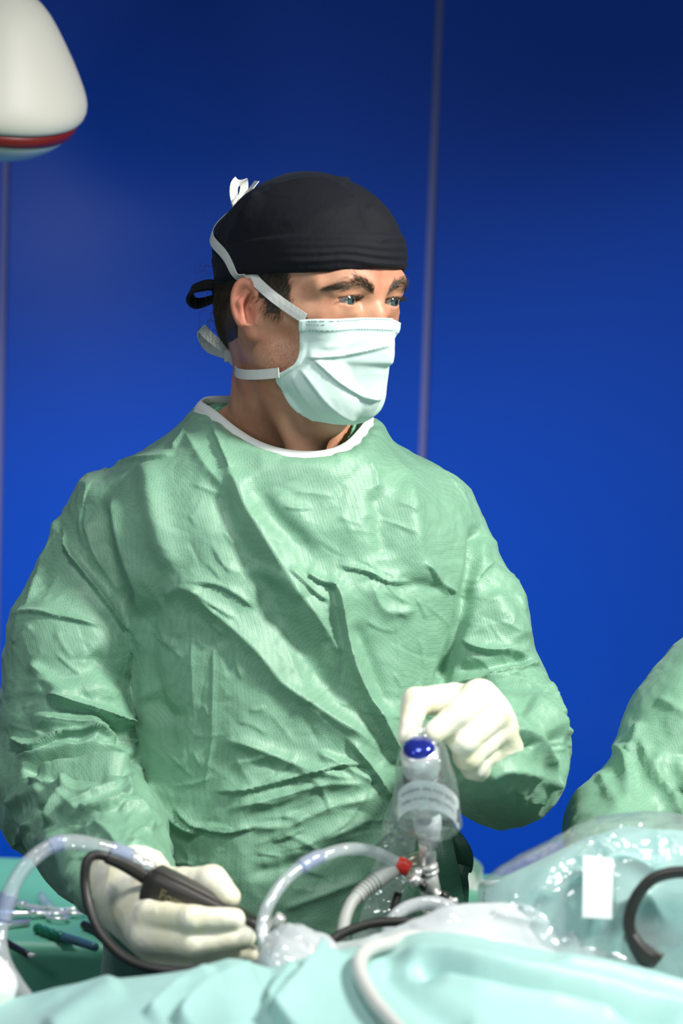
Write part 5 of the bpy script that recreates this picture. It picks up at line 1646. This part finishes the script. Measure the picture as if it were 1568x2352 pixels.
al = V[:, 1] < -0.43; pxd = proj(V)
FD([(1120, 2105), (1180, 2118), (1260, 2130)], 9, 5, 'ridge')
FD([(1050, 2150), (1200, 2165), (1400, 2215), (1568, 2270)], 14, -7)
FD([(1320, 2110), (1310, 2150), (1330, 2180)], 10, 6, 'ridge')
FD([(1000, 2170), (1150, 2178), (1300, 2210), (1450, 2250)], 10, 5, 'ridge')
V = V + n * D[:, None]
o = mesh_from('plastic_sheet', V, F, film('cloudy_sheet', (0.85, 0.9, 0.92, 1), 0.62, 0.14, 0.8))
tag(o, 'cloudy plastic sheet lying over the field in front of the endoscope', 'plastic sheet')
V2 = V - n * 0.010 + np.array([0, 0.004, -0.004])
mesh_from('under_fold', V2, F, M['drape'], pd)

# gathered shiny plastic at the tip of the shaver
gl = lambda P: smin(chain(P, AT([(622, 2222, -0.458), (655, 2186, -0.455), (700, 2180, -0.455), (745, 2192, -0.460)]), [0.009, 0.012, 0.011, 0.008], 0.02), cone(P, vec(650, 2215, -0.475), vec(700, 2235, -0.48), 0.012, 0.009), 0.02)
v, q = nets(gl, vec(560, 2280, -0.52) - 0.02, vec(800, 2130, -0.40) + 0.02, 0.0025)
v = smooth_mesh(v, q, 2); n = vnormals(v, q); v = v + n * (0.0045 * crumple(v, 32, 4, 6))[:, None]
o = mesh_from('plastic_wrap', v, q, film('white_wrap', (0.9, 0.95, 0.95, 1), 0.55, 0.1, 0.8))
tag(o, 'bunch of shiny clear plastic at the tip of the shaver', 'plastic wrap')

# mound at the right: teal drape under clear plastic
def mound(P):
    d = ellip(P, vec(1430, 2140, -0.395), (0.092, 0.055, 0.094))
    d = smin(d, ellip(P, vec(1640, 2160, -0.395), (0.130, 0.065, 0.090)), 0.05)
    d = smin(d, ellip(P, vec(1330, 2170, -0.41), (0.085, 0.050, 0.070)), 0.04)
    d = smin(d, ellip(P, vec(1230, 2150, -0.40), (0.060, 0.040, 0.045)), 0.04)
    return np.maximum(d, vec(1400, 2330, -0.41)[2] - P[:, 2])
lo_, hi_ = vec(1080, 2420, -0.40), vec(2100, 1800, -0.40)
lo_[1], hi_[1] = -0.52, -0.28
v, q = nets(mound, lo_, hi_, 0.006)
v = smooth_mesh(v, q, 2); v, q = subdivide(v, q); v = smooth_mesh(v, q, 2)
n = vnormals(v, q); pxm = proj(v); D = 0.004 * crumple(v, 9, 3, 15); al = n[:, 1] < 0.2
def FM(pts, w, h, kind='ridge', ends=0.18): fold(pxm, al, D, pts, w, h * 0.001, kind, ends)
FM([(1300, 2040), (1380, 1990), (1410, 1965), (1470, 1975), (1530, 2020)], 14, 9)
FM([(1230, 2070), (1300, 2035), (1350, 2000)], 12, 7)
FM([(1480, 2030), (1500, 2080), (1520, 2140)], 16, 9)
FM([(1400, 2080), (1450, 2060), (1480, 2040)], 12, 7)
vd = v + n * (D - 0.009)[:, None]
de = thing('draped_equipment', 'mound of teal drape under clear plastic at the right edge', 'drape', vec(1450, 2330, -0.40))
mesh_from('cloth', vd, q, M['drape'], de)
D = 0.0030 * crumple(v, 12, 4, 25); al = n[:, 1] < 0.5
FM([(1345, 1905), (1420, 1900), (1510, 1900)], 8, 4)
FM([(1365, 1940), (1345, 1970), (1330, 1990)], 7, 9); FM([(1365, 1935), (1385, 1950), (1405, 1965)], 7, 9)
FM([(1370, 1910), (1400, 1925), (1440, 1945)], 7, 6)
FM([(1225, 2060), (1260, 2050), (1285, 2058)], 7, 7); FM([(1310, 2060), (1330, 2075)], 8, 7)
FM([(1505, 1905), (1512, 1960), (1520, 2010)], 10, 8); FM([(1530, 1930), (1555, 1960), (1568, 1990)], 8, 7)
vp = v + n * (D + 0.002)[:, None]
mesh_from('plastic_cover', vp, q, film('mound_film', (0.92, 0.97, 0.97, 1), 0.16, 0.09, 0.9), de, label='clear glossy plastic film')
# strip of white tape on it
tp = []
for py_ in np.linspace(1972, 2112, 24):
    d = _R @ np.array([(1372 - (py_ - 1972) * 0.02 - 784.0) / FPX, -(py_ - 1176.0) / FPX, -1.0]); d /= np.linalg.norm(d)
    t_ = np.linspace(1.8, 2.3, 400); P_ = (_C + t_[:, None] * d).astype(np.float32)
    k_ = np.nonzero(mound(P_) < 0.006)[0]
    tp.append(P_[k_[0]] if len(k_) else P_[np.argmin(mound(P_))])
tp = np.array(tp, float)
for _ in range(8): tp[1:-1] = 0.25 * tp[:-2] + 0.5 * tp[1:-1] + 0.25 * tp[2:]
o = ribbon('adhesive_tape', tp + np.array([0, -0.004, 0.002]), np.array([1.0, 0.1, 0]), 0.0245, mat('tape', srgb(214, 220, 220), 0.4), de, thick=0.0004, label='upright strip of white tape')
# cables in front
o = thing('monitor_cable', 'thick black cable arching at the right edge with a tapered plug', 'cable', vec(1500, 2205, -0.475))
C = spline(AT([(1860, 2290, -0.49), (1800, 2150, -0.485), (1720, 2060, -0.48), (1640, 2016, -0.475), (1570, 2003, -0.472), (1508, 2014, -0.47), (1472, 2044, -0.47), (1450, 2085, -0.47), (1444, 2125, -0.472), (1453, 2160, -0.474)]), 110)
tube('cord', C, 0.0050, M['black'], o, 18)
tube('plug', spline(AT([(1449, 2148, -0.473), (1462, 2172, -0.475), (1480, 2195, -0.475), (1502, 2210, -0.472)]), 24), np.concatenate([np.linspace(0.0052, 0.0086, 18), np.linspace(0.0086, 0.0058, 6)]), M['black'], o, 18)
wc = [at(985, 2160, -0.470), at(935, 2157, -0.482)] + [p for p in (on_drape(x_, y_, 0.006) for x_, y_ in [(884, 2192), (850, 2200), (826, 2224), (824, 2250), (834, 2280), (860, 2325), (890, 2362), (940, 2420)]) if p is not None]
wc = spline(np.array(wc), 110)
for _ in range(10): wc[1:-1] = 0.25 * wc[:-2] + 0.5 * wc[1:-1] + 0.25 * wc[2:]
o = tube('white_cable', wc + np.array([0, -0.001, 0.002]), 0.0058, mat('pale_grey_cable', srgb(196, 198, 194), 0.45), seg=20)
tag(o, 'pale grey cable curving down over the drape at bottom centre', 'cable')
o = tube('grey_cable', spline(AT([(1140, 2110, -0.435), (1200, 2088, -0.435), (1240, 2082, -0.437), (1290, 2090, -0.44), (1340, 2104, -0.445), (1400, 2130, -0.45), (1450, 2160, -0.46), (1520, 2200, -0.47)]), 60), 0.0040, M['black_soft'])
tag(o, 'thin dark cable half hidden between the plastic sheet and the teal mound', 'cable')

# white rounded thing at the lower left corner
v, q = nets(lambda P: smin(cone(P, vec(-60, 2330, -0.50), vec(-22, 2262, -0.50), 0.026, 0.0170), cone(P, vec(-22, 2262, -0.50), vec(-28, 2225, -0.50), 0.0170, 0.010), 0.02), vec(-160, 2420, -0.50) - 0.06, vec(40, 2180, -0.5) + 0.06, 0.003)
v = smooth_mesh(v, q, 3)
o = mesh_from('white_canister', v, q, M['white']); tag(o, 'rounded white plastic canister at the lower left corner', 'canister')

# ---------------------------------------------------------------- instrument table behind him
TZ = 0.90
bt = thing('instrument_table', 'instrument table covered with a green drape behind the surgeon', 'table', (-0.05, 0.55, 0.0))
v, f = box_geo((-0.05, 0.545, TZ - 0.16), (2.1, 0.43, 0.32), 0.018)
mesh_from('table_drape', v, f, M['table_drape'], bt)
for sx in (-1, 1):
    for sy in (-1, 1):
        cyl('leg', (-0.05 + sx * 0.95, 0.545 + sy * 0.17, 0.0), (-0.05 + sx * 0.95, 0.545 + sy * 0.17, 0.60), 0.016, 0.016, M['steel'], bt)
def tz(px_, py_, h=0.0): return on_z(px_, py_, TZ + h)
def ringtube(name, c, rx, ry, r, mt, parent, ang=0, n=36):
    a = np.linspace(0, 2 * np.pi, n + 1)
    u = np.array([math.cos(ang), math.sin(ang), 0]); w = np.array([-math.sin(ang), math.cos(ang), 0])
    C = np.asarray(c) + rx * np.cos(a)[:, None] * u + ry * np.sin(a)[:, None] * w
    return tube(name, C, r, mt, parent, 10)
def clamp(name, label, c, ang, parent_kw=None, L_=0.085, group=None):
    t = thing(name, label, 'scissors' if name == 'scissors' else 'clamp', c, group)
    u = np.array([math.cos(ang), math.sin(ang), 0]); w = np.array([-math.sin(ang), math.cos(ang), 0])
    c = np.asarray(c) + np.array([0, 0, 0.006])
    for s in (-1, 1):
        ringtube('finger_ring', c - u * 0.036 + w * s * 0.016, 0.013, 0.010, 0.0024, M['chrome'], t, ang)
        tube('arm', spline([c - u * 0.024 + w * s * 0.013, c + w * s * 0.007, c + u * 0.03], 16), 0.0026, M['chrome'], t, 10)
    cyl('hinge', c + u * 0.03 - np.array([0, 0, 0.004]), c + u * 0.03 + np.array([0, 0, 0.005]), 0.0052, 0.0052, M['chrome'], t, 16)
    for s in (-1, 1):
        tube('jaw', spline([c + u * 0.03, c + u * 0.05 + w * s * 0.003, c + u * L_], 10), np.linspace(0.0032, 0.0016, 10), M['chrome'], t, 10)
    return t
clamp('towel_clamp', 'chrome ringed clamp on the green table, nearest the left edge', tz(18, 2112), 0.25, group='clamps on the green table')
clamp('towel_clamp', 'chrome ringed clamp lying askew beside the green-handled knife', tz(96, 2100), 2.6, group='clamps on the green table')
r1 = tube('steel_rod', [tz(-40, 2132, 0.004), tz(66, 2120, 0.004)], 0.0044, M['chrome']); tag(r1, 'straight steel rod below the ringed clamps on the green table', 'rod')
bk = thing('scalpel_handle', 'slim blue-green plastic knife lying on the green table at left', 'knife', tz(150, 2155))
gm_ = mat('green_plastic', srgb(20, 110, 80), 0.3); bm_ = mat('blue_grey_plastic', srgb(70, 110, 130), 0.25)
tube('handle', spline([tz(84, 2132, 0.006), tz(118, 2145, 0.006), tz(150, 2154, 0.006)], 20), 0.0056 + 0.0008 * np.sin(np.arange(20) * 1.3), gm_, bk, 14)
tube('sheath', spline([tz(146, 2153, 0.006), tz(180, 2163, 0.006), tz(220, 2176, 0.006)], 14), np.linspace(0.0056, 0.0048, 14), bm_, bk, 14)
pr = thing('probe', 'thin black probe with white tip on the green table at far left', 'probe', tz(30, 2172))
tube('shaft', spline([tz(-30, 2140, 0.005), tz(20, 2168, 0.005), tz(66, 2194, 0.005)], 16), np.linspace(0.0050, 0.0036, 16), M['black'], pr, 14)
tube('tip', spline([tz(65, 2193, 0.005), tz(78, 2196, 0.005)], 4), 0.0030, M['white'], pr, 12)
o = tube('black_pen', spline([tz(192, 2124, 0.006), tz(215, 2133, 0.006), tz(246, 2150, 0.006)], 10), 0.0052, M['black']); tag(o, 'short black stick half hidden behind the green sleeve at left', 'stick')
o = tube('syringe_tube', spline([tz(94, 2058, 0.006), tz(104, 2072, 0.006), tz(116, 2088, 0.006)], 10), 0.0055, M['tube']); tag(o, 'short clear plastic tube standing behind the ringed clamps', 'tube')
clamp('scissors', 'chrome scissors lying on the green table right of the surgeon', tz(1130, 2040), 3.0)
# white gauze on the table, behind the ties
v, q = nets(lambda P: smin(smin(ball(P, tz(1088, 2018, 0.040), 0.024), ball(P, tz(1094, 2020, 0.066), 0.016), 0.02), ball(P, tz(1060, 2016, 0.020), 0.026), 0.02), tz(1060, 2018) - np.array([0.07, 0.07, 0.002]), tz(1080, 2018) + np.array([0.07, 0.07, 0.12]), 0.004)
v = smooth_mesh(v, q, 2); n = vnormals(v, q); v = v + n * (0.005 * crumple(v, 18, 3, 4))[:, None]
o = mesh_from('gauze', v, q, mat('gauze_cotton', srgb(228, 232, 228), 0.9)); tag(o, 'crumpled white gauze on the green table behind the gown ties', 'gauze')

# ================================================================== ASSISTANT AT THE RIGHT EDGE
asst = thing('person', 'assistant in a green gown cut off by the right edge, arm bent forward', 'person', (vec(1900, 1700, 0.0)[0], 0.0, 0.0))
SA = AT([(1690, 1660, -0.02), (1605, 1715, -0.04), (1432, 1905, -0.10), (1400, 2020, -0.22), (1440, 2120, -0.32)])
SAr = [0.080, 0.066, 0.048, 0.044, 0.036]
tc_ = vec(1905, 1900, 0.02)
def asst_sdf(P):
    d = chain(P, SA, SAr, 0.03)
    q = np.sqrt(((P[:, 0] - tc_[0]) / 0.175) ** 2 + ((P[:, 1] - tc_[1]) / 0.13) ** 2)
    b = (q - 1) * 0.13
    b = smax(b, P[:, 2] - vec(1900, 1640, 0.0)[2], 0.12)
    d = smin(d, b, 0.06)
    d = smin(d, cone(P, vec(1690, 1640, 0.0), vec(1900, 1530, 0.02), 0.07, 0.075), 0.06)
    d = smin(d, chain(P, AT([(2120, 1680, 0.02), (2220, 1950, 0.0), (2120, 2150, -0.18)]), [0.075, 0.06, 0.04], 0.03), 0.05)
    return np.maximum(d, 0.62 - P[:, 2])
v, q = nets(asst_sdf, (SA[:, 0].min() - 0.08, -0.42, 0.60), (tc_[0] + 0.32, 0.24, vec(1900, 1300, 0)[2]), 0.0075, 2.2)
v = smooth_mesh(v, q, 2); v, q = subdivide(v, q); v = smooth_mesh(v, q, 2)
nearf = v[q].mean(1)
n = vnormals(v, q); pa = proj(v); D = 0.0045 * crumple(v, 7.5, 5, 61); al = n[:, 1] < 0.25
def FA(pts, w, h, kind='ridge', ends=0.18): fold(pa, al, D, pts, w, h * 0.001, kind, ends)
FA([(1405, 1715), (1440, 1728), (1442, 1790), (1436, 1880)], 13, 10)
FA([(1480, 1660), (1462, 1720), (1442, 1740)], 12, 9)
FA([(1380, 1770), (1400, 1830), (1425, 1880)], 11, 8)
FA([(1478, 1690), (1488, 1750), (1500, 1800), (1530, 1860)], 11, 8)
FA([(1530, 1725), (1500, 1770), (1515, 1830), (1560, 1890)], 13, 10)
FA([(1560, 1740), (1570, 1820)], 16, 9)
FA([(1510, 1605), (1545, 1625), (1600, 1660)], 9, 5)
v = v + n * D[:, None]
mesh_from('gown', v, q, M['gown'], asst, label='green disposable surgical gown')
dh = vec(1925, 1385, 0.03) - HC
turn = Matrix.Rotation(math.radians(-95), 4, 'Z')
for src in (body, hair, cap, mask):
    c = src.copy(); COL.objects.link(c)
    c.parent = asst; c.matrix_parent_inverse = asst.matrix_world.inverted()
    c.matrix_world = Matrix.Translation(Vector(HC + dh)) @ turn @ Matrix.Translation(-Vector(HC)) @ src.matrix_world
for s in (-1, 1):
    tube('trouser_leg', spline([[tc_[0] + s * 0.09, tc_[1], 0.80], [tc_[0] + s * 0.10, tc_[1], 0.40], [tc_[0] + s * 0.10, tc_[1] + 0.01, 0.0]], 12), np.linspace(0.085, 0.065, 12), M['trousers'], asst, 20)
